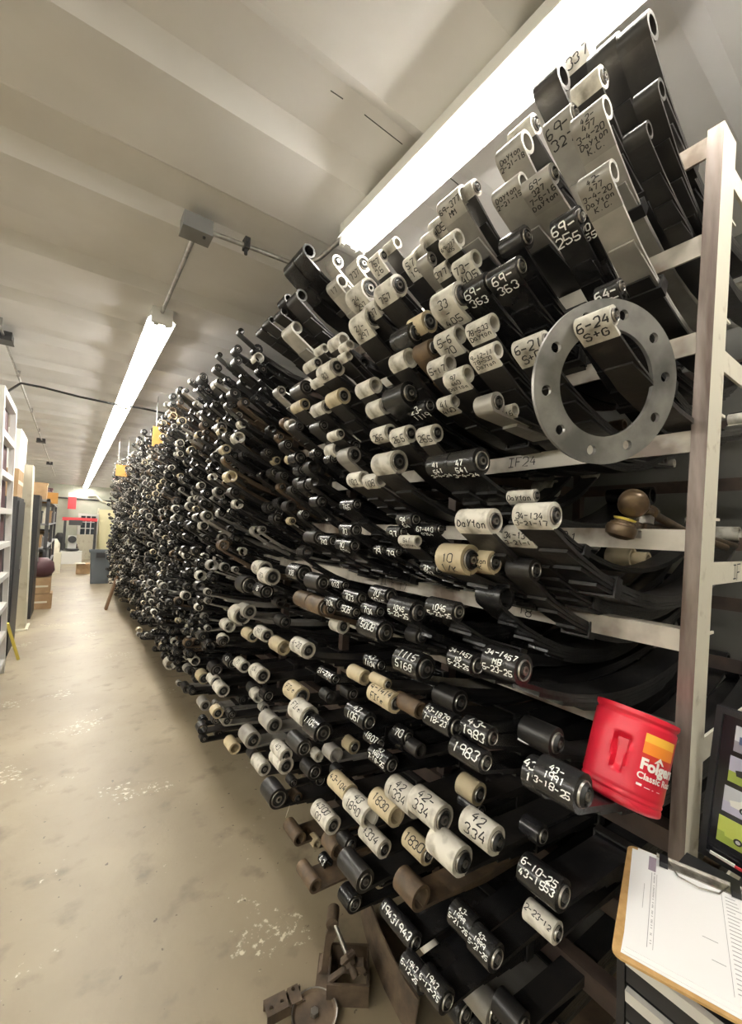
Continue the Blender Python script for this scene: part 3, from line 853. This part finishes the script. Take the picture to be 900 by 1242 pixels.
for q in range(4):
    rz = R((-1.6, 1.2, -.5, 0)[q]); X = Matrix.Translation((.012+.002*q, .010+(.0, .006, .003, .012)[q], .0042+.0007*q)) @ Matrix.Rotation(rz, 4, 'Z')
    sh = tag(MB().box((0, 0, 0), (.205, BL-.028, .0005)).build('form_sheet', 'paper'), ['bottom sheet of the paper stack on the clipboard', 'second sheet from the bottom of the clipboard stack', 'sheet just under the top form on the clipboard', 'top printed form on the clipboard with rotated columns of text'][q], 'paper')
    sh.matrix_world = cbd.matrix_world @ X; sheets.append(sh)
top = sheets[-1]; mb = MB(); rg = random.Random(3)
def bar(x0, y0, x1, y1, m=None): (m or mb).add([(x0, y0, .0008), (x1, y0, .0008), (x1, y1, .0008), (x0, y1, .0008)], [(0, 1, 2, 3)])
ph = BL-.028
bar(.026, .02, .0268, ph-.06); bar(.034, .02, .0346, ph-.06); bar(.016, .10, .0166, ph-.10)
bar(.130, .012, .1306, ph-.03); bar(.160, .012, .1606, ph-.03)
for q in range(26):
    y_ = .02+q*.0088
    if y_ > ph-.04: break
    for x_ in (.135, .164): bar(x_, y_, x_+rg.uniform(.010, .022), y_+.0016)
for q in range(60): bar(.0295, .03+q*.003, .0318, .0315+q*.003) if rg.random() < .7 else None
bar(.098, .10, .118, .1012); bar(.108, .06, .125, .0612)
mb.build('printing', 'print', top); m2 = MB(); bar(.020, ph-.055, .032, ph-.012, m2); m2.build('print_block', 'printd', top)

eu = Vector((.05, -.088, .995)).normalized(); er = Vector((0, -1, 0)); er = (er-eu*er.dot(eu)).normalized(); en = er.cross(eu)
pf = thing('framed_picture', 'black display frame with four car photographs behind the tool chest', 'picture frame'); pf.matrix_world = frame_mtx(Vector((1.125, .321, .852)), er, -en if False else en, eu)
FW, FH = .21, .312      # local x right, z up, y = normal
ysgn = 1 if en.x < 0 else -1
def fb(x0, x1, z0, z1, d0, d1): ya, yb = sorted((ysgn*d0, ysgn*d1)); return MB().box((x0, ya, z0), (x1, yb, z1))
fb(0, FW, 0, FH, -.012, .0).build('backing', 'gloss', pf)
for (x0, x1, z0, z1) in ((0, .012, 0, FH), (FW-.012, FW, 0, FH), (.012, FW-.012, 0, .012), (.012, FW-.012, FH-.012, FH)): fb(x0, x1, z0, z1, 0, .006).build('frame_rail', 'toolblack', pf)
cars = [('sky', 'asph', 'navy', 'pickup'), ('lav', 'grass', 'toolblack', 'sedan'), ('sky', 'lav', 'white', 'wagon'), ('lime', 'grass', 'lime', 'sedan')]
for i, (bg, gr, bc, kind) in enumerate(cars):
    z0 = .232-.063*i; x0 = .034-.003*i; w_, h_ = .13, .052
    ph_ = fb(x0, x0+w_, z0, z0+h_, 0, .0012).build('car_photo', bg, pf)
    fb(x0, x0+w_, z0, z0+h_*.42, .0012, .0015).build('photo_ground', gr, ph_)
    def poly(pts, m, d, nm):
        P = [(x0+a*w_, z0+b*h_) for a, b in pts]; k = len(P)
        MB().add([(a, ysgn*d, b) for a, b in P]+[(a, ysgn*(d+.0003), b) for a, b in P], [tuple(range(k)), tuple(range(k, 2*k))[::-1]]+[(q, (q+1) % k, (q+1) % k+k, q+k) for q in range(k)]).build(nm, m, ph_)
    roof = [(.10, .30), (.08, .50), (.20, .60), (.28, .84), (.55, .84), (.66, .60), (.90, .54), (.93, .30)] if kind != 'pickup' else [(.06, .32), (.06, .62), (.30, .64), (.34, .88), (.58, .88), (.64, .64), (.93, .58), (.94, .32)]
    poly(roof, bc, .0016, 'car_shape'); poly([(.31, .62), (.34, .78), (.52, .78), (.60, .62)], 'blue' if i == 2 else 'glass', .0020, 'car_window')
    for wx in (.26, .76):
        poly([(wx+.055*math.cos(q), .30+.13*math.sin(q)) for q in np.linspace(0, 6.283, 13)[:-1]], 'toolblack', .0020, 'car_wheel'); poly([(wx+.03*math.cos(q), .30+.07*math.sin(q)) for q in np.linspace(0, 6.283, 13)[:-1]], 'sky', .0024, 'wheel_hub')
fb(.03, .19, .012, .017, .007, .010).build('price_strip', 'redsign', pf); fb(.02, .06, .013, .018, .007, .011).build('price_tab', 'white', pf)

# ------------------------------------------------------------------ flange ring hung on a spring
def holed(mb, cells, T, th, mi=0):
    """each cell: (left half polygon, right half polygon) in 2-D that meet along a hole; T maps (u, v, depth)"""
    for poly in cells:
        k = len(poly); mb.add([T(u, v, 0) for u, v in poly]+[T(u, v, th) for u, v in poly], [tuple(range(k)), tuple(range(k, 2*k))[::-1]]+[(i, (i+1) % k, (i+1) % k+k, i+k) for i in range(k)], mi)
    return mb
rc = onx(733, 466, .80); al, tau = R(65), R(10)
e1 = Vector((math.sin(al), -math.cos(al), 0)); n_ = e1.cross(Vector((0, 0, 1))); e2 = Vector((0, 0, 1))*math.cos(tau)+n_*math.sin(tau); e3 = e1.cross(e2)
ring = MB(); RO, RI, RH, HR = .150, .098, .125, .0098; cells = []
for q in range(10):
    am = 2*math.pi*q/10+.2; hw = math.pi/10
    P = lambda r, a: (r*math.cos(a), r*math.sin(a)); hc = P(RH, am)
    hole = lambda a: (hc[0]+HR*math.cos(a), hc[1]+HR*math.sin(a))
    for sg in (1, -1):
        pl = [P(RO, am+sg*hw*k/4) for k in range(5)]+[P(RI, am+sg*hw*(4-k)/4) for k in range(5)]+[hole(am+math.pi-sg*math.pi*k/6) for k in range(7)]
        cells.append(pl)
holed(ring, cells, lambda u, v, d: tuple(e1*u+e2*v+e3*d), .008)
o = ring.build('flange_ring', 'flange'); o.location = rc; tag(o, 'large galvanised flange ring with ten bolt holes hung on spring eye', 'flange ring')

# ------------------------------------------------------------------ two torque rods lying on the shelf behind the post
def rod(Yv, ball, pts, r, barrel, label):
    t = thing('torque_rod', label, 'torque rod', ony(*ball, Yv)); L0 = t.location.copy()
    P = [ony(x, y, Yv)-L0 for x, y in pts]
    MB().tube(P, r, 12).build('rod_shaft', 'bronze', t, 50)
    ax = Vector((.75, .35, .35)).normalized() if barrel else Vector((.1, -.25, .95)).normalized(); X = ax.to_track_quat('Z', 'Y').to_matrix().to_4x4()
    if barrel: MB().lathe([(.010, .026), (.022, .028), (.027, .022), (.029, .018), (.027, .014), (.031, .008), (.032, -.010), (.029, -.020), (.020, -.026), (.0, -.028)], seg=24, mtx=X).build('ball_housing', 'bronze', t, 40)
    else:
        MB().lathe([(.012, .020), (.020, .019), (.021, .015), (.026, .013), (.027, .008), (.031, .006), (.033, -.004), (.030, -.016), (.018, -.023), (.0, -.025)], seg=24, mtx=X).build('ball_housing', 'bronze', t, 40)
        MB().lathe([(.022, .020), (.024, .024), (.013, .026), (.0, .026)], seg=20, mtx=X).build('dust_cap', 'ydark', t, 40)
    q = P[0]+(P[1]-P[0])*.12; dr = (P[1]-P[0]).normalized(); Y_ = dr.to_track_quat('Z', 'Y').to_matrix().to_4x4(); Y_.translation = q
    MB().lathe([(r, -.006), (r*1.7, -.006), (r*1.7, .006), (r, .006)], seg=16, mtx=Y_, closed=True).build('clamp_collar', 'bronze', t, 40)
    MB().box((-.012, -.03, -.03), (.012, -.012, -.008), mtx=Y_).build('clamp_bolt', 'sleeve', t)
    return t
rod(.425, (768, 610), [(781, 618), (840, 650), (880, 664)], .011, True, 'oily bronze torque rod with barrel end, resting on the lower rod')
rod(.440, (754, 641), [(768, 637), (830, 645), (892, 662)], .010, False, 'oily bronze torque rod with domed ball joint on shelf beam')

# ------------------------------------------------------------------ rusty hanger parts on the floor by the rack
fr = Vector((CR.x, CR.y, 0)).normalized(); ff = Vector((CF.x, CF.y, 0)).normalized()
hb = thing('hanger_bracket', 'rusty spring hanger bracket with threaded bolt standing on the floor', 'bracket'); hb.matrix_world = frame_mtx(onz(418, 1222, 0), fr, ff, Vector((0, 0, 1)))
MB().prism([(-.10, 0), (-.085, .02), (-.075, .13), (-.06, .17), (-.035, .175), (-.035, .14), (-.055, .10), (-.062, .02), (-.05, 0)], .09, .15).build('upright_plate', 'rust', hb)
MB().lathe([(.006, -.03), (.021, -.03), (.021, .03), (.006, .03)], (-.055, .12, .165), 'y', 16, closed=True).build('upper_eye', 'rust', hb, 40)
MB().prism([(-.10, 0), (-.03, 0), (-.03, .006), (-.10, .006)], 0, .16).build('base_plate', 'rust', hb)
for (a, b) in (((-.06, .0), (.075, .0)), ((-.06, .13), (.075, .13))): MB().box((a[0], a[1], 0), (b[0], b[1]+.008, .065)).build('box_wall', 'rust', hb)
for xx in (-.06, .068): MB().box((xx, .008, 0), (xx+.007, .13, .062)).build('box_wall', 'rust', hb)
MB().prism([(-.06, .06), (-.005, .10), (.0, .10), (-.05, .055)], .01, .03).build('gusset', 'rust', hb); MB().prism([(.07, .06), (.03, .10), (.024, .10), (.06, .055)], .04, .06).build('gusset', 'rust', hb)
MB().tube([(-.048, .10, .165), (.0, .045, .115)], .0075, 12).build('bolt_shank', 'sleeve', hb, 50)
X = Matrix.Translation((.004, .04, .110)) @ Vector((.048, -.055, -.05)).to_track_quat('Z', 'Y').to_matrix().to_4x4()
MB().lathe([(.008, -.012), (.024, -.012), (.030, -.004), (.030, .004), (.018, .010), (.018, .022), (.008, .022)], seg=6, mtx=X, closed=True).build('nut', 'rust', hb)
MB().lathe([(.0, .05), (.010, .05), (.0115, .045), (.0115, .02), (.0, .02)], seg=12, mtx=X).build('bolt_end', 'rust', hb, 40)
MB().prism([(-.01, .095), (.055, .105), (.065, .09), (.05, .08), (-.01, .082)], .02, .05).build('lug', 'rust', hb)
wp_ = [onz(x, y, 0) for x, y in ((437, 1108), (443, 1135), (452, 1165), (466, 1200), (486, 1240), (500, 1262))]
mb = MB(); k = len(wp_)
for e, hh in ((0, .10), (.006, .10)):
    for p in wp_: mb.v += [(p.x+e, p.y, 0), (p.x+e+.02, p.y, hh)]
for i in range(k-1):
    A, B = 2*i, 2*k+2*i; mb.f += [(A, A+2, A+3, A+1), (B, B+1, B+3, B+2), (A+1, A+3, B+3, B+1)]; mb.m += [0]*3
tag(mb.build('curved_plate', 'rust', None, 60), 'long curved rusty plate on edge beside the hanger bracket', 'plate')
hp = onz(345, 1226, 0)
mp = thing('hole_plate', 'rusty flat bracket plate with three bolt holes lying on the floor', 'plate'); mp.matrix_world = frame_mtx(hp, (fr+ff*.55).normalized(), (ff-fr*.55).normalized(), Vector((0, 0, 1)))
mb = MB(); cells = []
for q in range(3):
    cx_ = -.042+.034*q+(.008 if q == 2 else 0); cy_ = (.0, .004, .022)[q]; rr = .0062; w_ = .017; 
    for sg in (1, -1): cells.append([(cx_, .032), (cx_+sg*w_, .032), (cx_+sg*w_, -.02), (cx_, -.02)]+[(cx_+rr*math.sin(a)*sg, cy_-rr*math.cos(a)) for a in [math.pi*i/6 for i in range(7)]])
holed(mb, cells, lambda u, v, d: (u, v, .022+d), .007); mb.box((-.059, -.02, 0), (.06, -.014, .022)).box((-.059, .026, 0), (.06, .032, .022))
mb.build('plate', 'rust', mp)
dp = onz(381, 1238, 0)
dk = thing('hub_disc', 'rusty round hub disc with worn bright rim and centre bolt on the floor', 'disc', dp)
MB().lathe([(.0, .02), (.060, .02), (.066, .026), (.070, .026), (.070, 0), (.0, 0)], seg=36).build('disc_plate', 'rust', dk, 40)
MB().lathe([(.0665, .0262), (.0702, .0275), (.0705, .024), (.067, .024)], seg=36, closed=True).build('bright_rim', 'sleeve', dk, 40)
MB().lathe([(.013, .020), (.013, .030), (.0, .030)], seg=6).build('bolt_head', 'sleeve', dk)
for (x, y, X, rz, lab_) in ((637, 890, .86, .2, 'small white paper tag among the springs left of the coffee can'), (350, 984, .80, -.6, 'small cream paper tag hanging on the lower springs')):
    p = onx(x, y, X); o = MB().box((-.004, -.014, -.018), (-.003, .012, .016)).build('paper_tag', 'paper' if x > 500 else 'cream'); o.location = p; o.rotation_euler = (.1, .3, rz); tag(o, lab_, 'tag')

# ------------------------------------------------------------------ left side of the aisle
def pbox(name, m, par, a, b, o=None): return MB().box(Vector(a)-Vector(o or (0, 0, 0)), Vector(b)-Vector(o or (0, 0, 0))).build(name, m, par)
ws = thing('white_shelf_unit', 'white steel shelving unit with dark maroon backs at left', 'shelving', (-.43, 4.9, 0))
def lean(y, z): return y-.26*z/2.4*1.0
def lbox(par, m, name, x0, x1, y0, y1, z0, z1, O, k=.11):
    v = []
    for z in (z0, z1):
        for y in (y0, y1):
            for x in (x0, x1): v.append((x-O[0], y-k*z-O[1], z-O[2]))
    MB().add(v, [(0, 2, 3, 1), (4, 5, 7, 6), (0, 1, 5, 4), (2, 6, 7, 3), (0, 4, 6, 2), (1, 3, 7, 5)]).build(name, m, par)
O_ = (-.43, 4.9, 0); KL = .29
for yy in (4.55, 5.33): lbox(ws, 'white', 'upright', -.47, -.43, yy, yy+.045, 0, 2.42, O_, KL)
for q in range(9): lbox(ws, 'white', 'shelf', -.95, -.432, 4.60, 5.33, .10+.285*q, .145+.285*q, O_, KL)
for q in range(8): lbox(ws, 'maroon', 'bin_panel', -.50, -.48, 4.60, 5.33, .15+.285*q, .38+.285*q, O_, KL)
lbox(ws, 'maroon', 'side_panel', -.95, -.46, 4.56, 4.57, 0, 2.42, O_, KL)
dc = thing('dark_cabinet', 'dark steel cabinet standing behind the white shelving unit', 'cabinet', (-.7, 6.0, 0))
pbox('body', 'dgrey', dc, (-.98, 5.75, 0), (-.47, 6.5, 1.72), (-.7, 6.0, 0)); pbox('cabinet_door', 'dgrey', dc, (-.47, 5.78, .05), (-.455, 6.47, 1.68), (-.7, 6.0, 0)); pbox('handle', 'galv', dc, (-.455, 6.35, .9), (-.44, 6.37, 1.05), (-.7, 6.0, 0))
bx1 = thing('cardboard_box', 'tan cardboard box on top of the dark cabinet', 'box', (-.7, 6.0, 1.72)); pbox('carton', 'card', bx1, (-.95, 5.8, 1.72), (-.48, 6.35, 2.02), (-.7, 6.0, 1.72)); pbox('tape', 'cream', bx1, (-.479, 5.8, 1.86), (-.477, 6.35, 1.90), (-.7, 6.0, 1.72))
bx2 = thing('white_carton', 'white carton stacked on the tan cardboard box', 'box', (-.7, 6.0, 2.02)); pbox('carton', 'white', bx2, (-.93, 5.85, 2.02), (-.49, 6.6, 2.46), (-.7, 6.0, 2.02)); pbox('flap_edge', 'cream', bx2, (-.489, 5.85, 2.40), (-.487, 6.6, 2.41), (-.7, 6.0, 2.02))
cp = thing('cream_column', 'chipped cream steel column beside the dark cabinet', 'column', (-.44, 7.1, 0)); lbox(cp, 'cream', 'column_shaft', -.55, -.41, 7.25, 7.55, 0, 2.14, (-.44, 7.1, 0), .36); lbox(cp, 'cream', 'foot_plate', -.58, -.38, 7.2, 7.6, 0, .02, (-.44, 7.1, 0), 0)
bd = thing('black_panel', 'tall black panel door leaning behind the cream column', 'panel', (-.45, 8.3, 0)); pbox('panel', 'toolblack', bd, (-.50, 8.0, 0), (-.40, 8.7, 1.85), (-.45, 8.3, 0)); pbox('handle', 'galv', bd, (-.40, 8.6, .8), (-.385, 8.63, .95), (-.45, 8.3, 0))
tag(MB().tube([(-.46, 5.62, .42), (-.36, 5.75, .008)], .014, 8).build('yellow_stick', 'ydark'), 'yellow stick leaning against the dark cabinet', 'stick')
lr = thing('parts_rack', 'dark steel parts rack with loaded shelves on the left side of the aisle', 'rack', (-.55, 10, 0))
LO = (-.55, 10, 0)
for yy in (9.2, 11.4, 13.6):
    for xx in (-.95, -.36): pbox('post', 'dgrey', lr, (xx, yy, 0), (xx+.05, yy+.05, 1.85), LO)
for q in range(5): pbox('shelf', 'grey', lr, (-.95, 9.2, .12+.42*q), (-.31, 13.65, .15+.42*q), LO)
rg = random.Random(5)
for q in range(5):
    yy = 9.3
    while yy < 13.3:
        w_, h_ = rg.uniform(.2, .5), rg.uniform(.14, .32); m_ = rg.choice(('card', 'dgrey', 'grey', 'card', 'cream', 'rust', 'maroon'))
        zb = .15+.42*q
        b = thing('parts_box', {'card': 'cardboard', 'dgrey': 'dark', 'grey': 'grey', 'cream': 'cream', 'rust': 'brown', 'maroon': 'maroon'}[m_]+' parts box on the left rack, '+['lowest', 'second', 'third', 'fourth', 'top'][q]+' shelf', 'box', (-.6, yy+w_/2, zb), 'boxes on the left parts rack')
        xo = rg.uniform(-.42, -.33)
        pbox('carton', m_, b, (-.85, yy, zb), (xo, yy+w_, zb+h_), (-.6, yy+w_/2, zb)); pbox('lid', m_, b, (-.86, yy-.006, zb+h_-.03), (xo+.008, yy+w_+.006, zb+h_+.004), (-.6, yy+w_/2, zb))
        yy += w_+rg.uniform(.03, .25)
for (yy, nm) in ((9.0, 'two cardboard boxes stacked low beside the left parts rack'),):
    for q in range(2):
        b = thing('cardboard_box', ('lower' if q == 0 else 'upper')+' cardboard box stacked on the floor by the left rack', 'box', (-.33, 9.0, .26*q)); pbox('carton', 'card', b, (-.55, 8.8, .26*q), (-.18-.03*q, 9.15, .26*q+.25), (-.33, 9.0, .26*q)); pbox('tape', 'cream', b, (-.50, 8.797, .26*q+.1), (-.24, 8.799, .26*q+.13), (-.33, 9.0, .26*q))
mbag = MB().lathe([(.0, 0), (.14, .01), (.19, .10), (.17, .24), (.09, .31), (.0, .32)], (0, 0, 0), seg=18); o = mbag.build('maroon_sack', 'maroon', None, 60); o.location = (-.27, 9.15, .78); o.location = (-.36, 9.0, .52); tag(o, 'maroon sack on top of the stacked cardboard boxes', 'sack')
def sign(px0, px1, py0, py1, Yv, label):
    a, b = ony(px0, py1, Yv), ony(px1, py0, Yv); c_ = (a+b)/2
    t = thing('orange_sign', label, 'sign', (c_.x, Yv, a.z)); w_, h_ = (b.x-a.x)/2, abs(b.z-a.z)
    MB().box((-w_, -.006, 0), (w_, .006, h_)).build('sign_board', 'orange', t)
    for s_ in (-1, 1): MB().tube([(s_*w_*.7, 0, h_), (s_*w_*.7, 0, 2.86-a.z)] if px0 > 100 else [(s_*w_*.7, 0, 0), (s_*w_*.7, 0, 1.84-a.z)], .004, 6).build('hanger' if px0 > 100 else 'stand_leg', 'galv', t)
sign(184, 212, 521, 541, 4.9, 'orange aisle sign hanging over the spring rack')
sign(140, 157, 565, 577, 7.6, 'smaller orange sign hanging at the far end of the spring rack')
sign(49, 71, 598, 610, 9.6, 'orange sign standing on top of the left parts rack')

# ------------------------------------------------------------------ far end of the building
d1 = struct(link('door_1', None, None, (.88, 19.7, 0))); d1.rotation_euler = (0, 0, R(180+32))
MB().box((0, -.02, .0), (.78, .02, .95)).build('lower_panel', 'cream', d1); 
for (x0, x1, z0, z1) in ((0, .10, .95, 1.75), (.68, .78, .95, 1.75), (.10, .68, 1.66, 1.75), (.28, .31, .95, 1.66), (.47, .50, .95, 1.66), (.10, .28, 1.17, 1.20), (.31, .47, 1.17, 1.20), (.50, .68, 1.17, 1.20), (.10, .28, 1.41, 1.44), (.31, .47, 1.41, 1.44), (.50, .68, 1.41, 1.44)): MB().box((x0, -.02, z0), (x1, .02, z1)).build('door_rail', 'white', d1)
for xx in (.10, .31, .50):
    for zz in (.95, 1.20, 1.44): MB().box((xx, -.004, zz), (xx+.18, .004, zz+.22)).build('pane', 'glass', d1)
d2 = struct(link('lit_doorway', None, None, (1.5, 19.9, 0))); MB().box((-.6, -.02, 0), (.75, .05, 1.95)).build('lit_room_panel', 'yellow', d2)  # flat yellow panel: light of the room beyond put into its colour
for xx in (-.66, .75): MB().box((xx, -.04, 0), (xx+.06, .06, 2.0)).build('door_jamb', 'cream', d2)
tag(MB().tube([(.5, 19.94, 2.45), (.75, 19.94, 2.50), (.95, 19.94, 2.3), (1.2, 19.94, 2.22), (2.2, 19.94, 2.22)], .045, 10).build('vent_pipe', 'cream', None, 60), 'cream pipe bent above the yellow lit doorway on the far wall', 'pipe')
tag(MB().tube([(-1.9, 19.96, 2.35), (2.2, 19.96, 2.3)], .03, 8).build('wall_pipe', 'dgrey', None, 60), 'dark pipe running across the top of the far wall', 'pipe')
tb = thing('trash_bin', 'blue-grey rectangular plastic trash bin in the aisle', 'trash bin', (.64, 12.0, 0))
v = []
for z_, s_ in ((0, .84), (.76, 1.0)): v += [(-.21*s_, -.16*s_, z_), (.21*s_, -.16*s_, z_), (.21*s_, .16*s_, z_), (-.21*s_, .16*s_, z_)]
MB().add(v, [(3, 2, 1, 0), (0, 1, 5, 4), (1, 2, 6, 5), (2, 3, 7, 6), (3, 0, 4, 7)]).build('bin_body', 'binblue', tb)
for a, b in (((-.235, -.185, .74), (.235, -.155, .80)), ((-.235, .155, .74), (.235, .185, .80)), ((-.235, -.155, .74), (-.205, .155, .80)), ((.205, -.155, .74), (.235, .155, .80))): MB().box(a, b).build('rim', 'binblue', tb)
MB().box((-.10, -.20, .62), (.08, -.165, .74)).build('handle', 'dgrey', tb)
for xx in (-.13, .13): MB().box((xx-.012, -.166, .05), (xx+.012, -.14, .70)).build('rib', 'binblue', tb)
b = thing('cardboard_box', 'small cardboard box on the floor beside the trash bin', 'box', (.34, 14.3, 0)); pbox('carton', 'card', b, (.2, 14.1, 0), (.52, 14.5, .28), (.34, 14.3, 0)); pbox('flap', 'cream', b, (.16, 14.05, .28), (.40, 14.3, .30), (.34, 14.3, 0))
pk = tag(MB().box((-.018, -.09, 0), (.018, .09, .66)).build('wood_plank', 'wood'), 'dark wooden plank leaning on the far end of the spring rack', 'plank'); pk.location = onz(128, 739, 0); pk.rotation_euler = (0, R(14), 0)
wm = thing('white_machine', 'white tyre machine with round head standing at the far end', 'machine', (.08, 17.6, 0))
MB().box((-.30, -.25, 0), (.30, .25, .42)).build('cabinet', 'white', wm); MB().box((-.12, .0, .42), (.12, .2, .95)).build('column', 'white', wm); MB().lathe([(.0, .0), (.20, .0), (.22, .03), (.20, .06), (.0, .06)], (0, -.05, .45), seg=20).build('turntable', 'dgrey', wm, 40); MB().lathe([(.0, -.06), (.12, -.06), (.12, .06), (.0, .06)], (0, 0, .82), 'y', 16).build('head', 'dgrey', wm, 40)
rs = thing('red_sign', 'red hanging sign with white top on the far wall', 'sign', (.0, 19.5, 1.9)); MB().box((-.13, -.01, 0), (.13, .01, .46)).build('sign_board', 'redsign', rs); MB().box((-.13, -.012, .46), (.13, .012, .62)).build('header', 'white', rs); MB().tube([(0, 0, .62), (0, 0, .95)], .006, 6).build('hanger', 'galv', rs)
rh = thing('red_hoist', 'red overhead hoist beam above the far clutter', 'hoist', (.2, 18.6, 1.3)); MB().box((-.45, -.08, .16), (.6, .08, .28)).build('beam', 'redsign', rh); MB().box((-.25, -.12, .0), (.15, .12, .18)).build('trolley', 'dgrey', rh)
for xx in (-.40, .52): MB().box((xx, -.05, -1.3), (xx+.08, .05, .17)).build('leg', 'dgrey', rh)
rg = random.Random(9)
for q in range(26):
    x_, y_ = ((-.72+.42*(q % 3), 18.3+.5*(q//3)) if q < 9 else (-.75+.5*(q % 2)-.1, 14.6+.45*((q-9)//2)))
    if q >= 17: break
    m_ = rg.choice(('dgrey', 'grey', 'white', 'rust', 'dgrey', 'cream', 'card')); s_ = rg.uniform(.12, .2); z_ = rg.uniform(.3, 1.0)
    nm = {'dgrey': 'dark', 'grey': 'grey', 'white': 'white', 'rust': 'rusty', 'cream': 'cream', 'card': 'cardboard'}[m_]
    t = thing('machine_part', f'{nm} machine part in the clutter at the far end', 'machine part', (x_, y_, 0), 'machine parts at the far end')
    MB().box((-s_, -s_, 0), (s_, s_, z_*.6)).build('base', m_, t); MB().lathe([(.0, z_*.6), (s_*.8, z_*.6), (s_*.8, z_*.85), (s_*.4, z_), (.0, z_)], seg=12).build('housing', m_, t, 40)
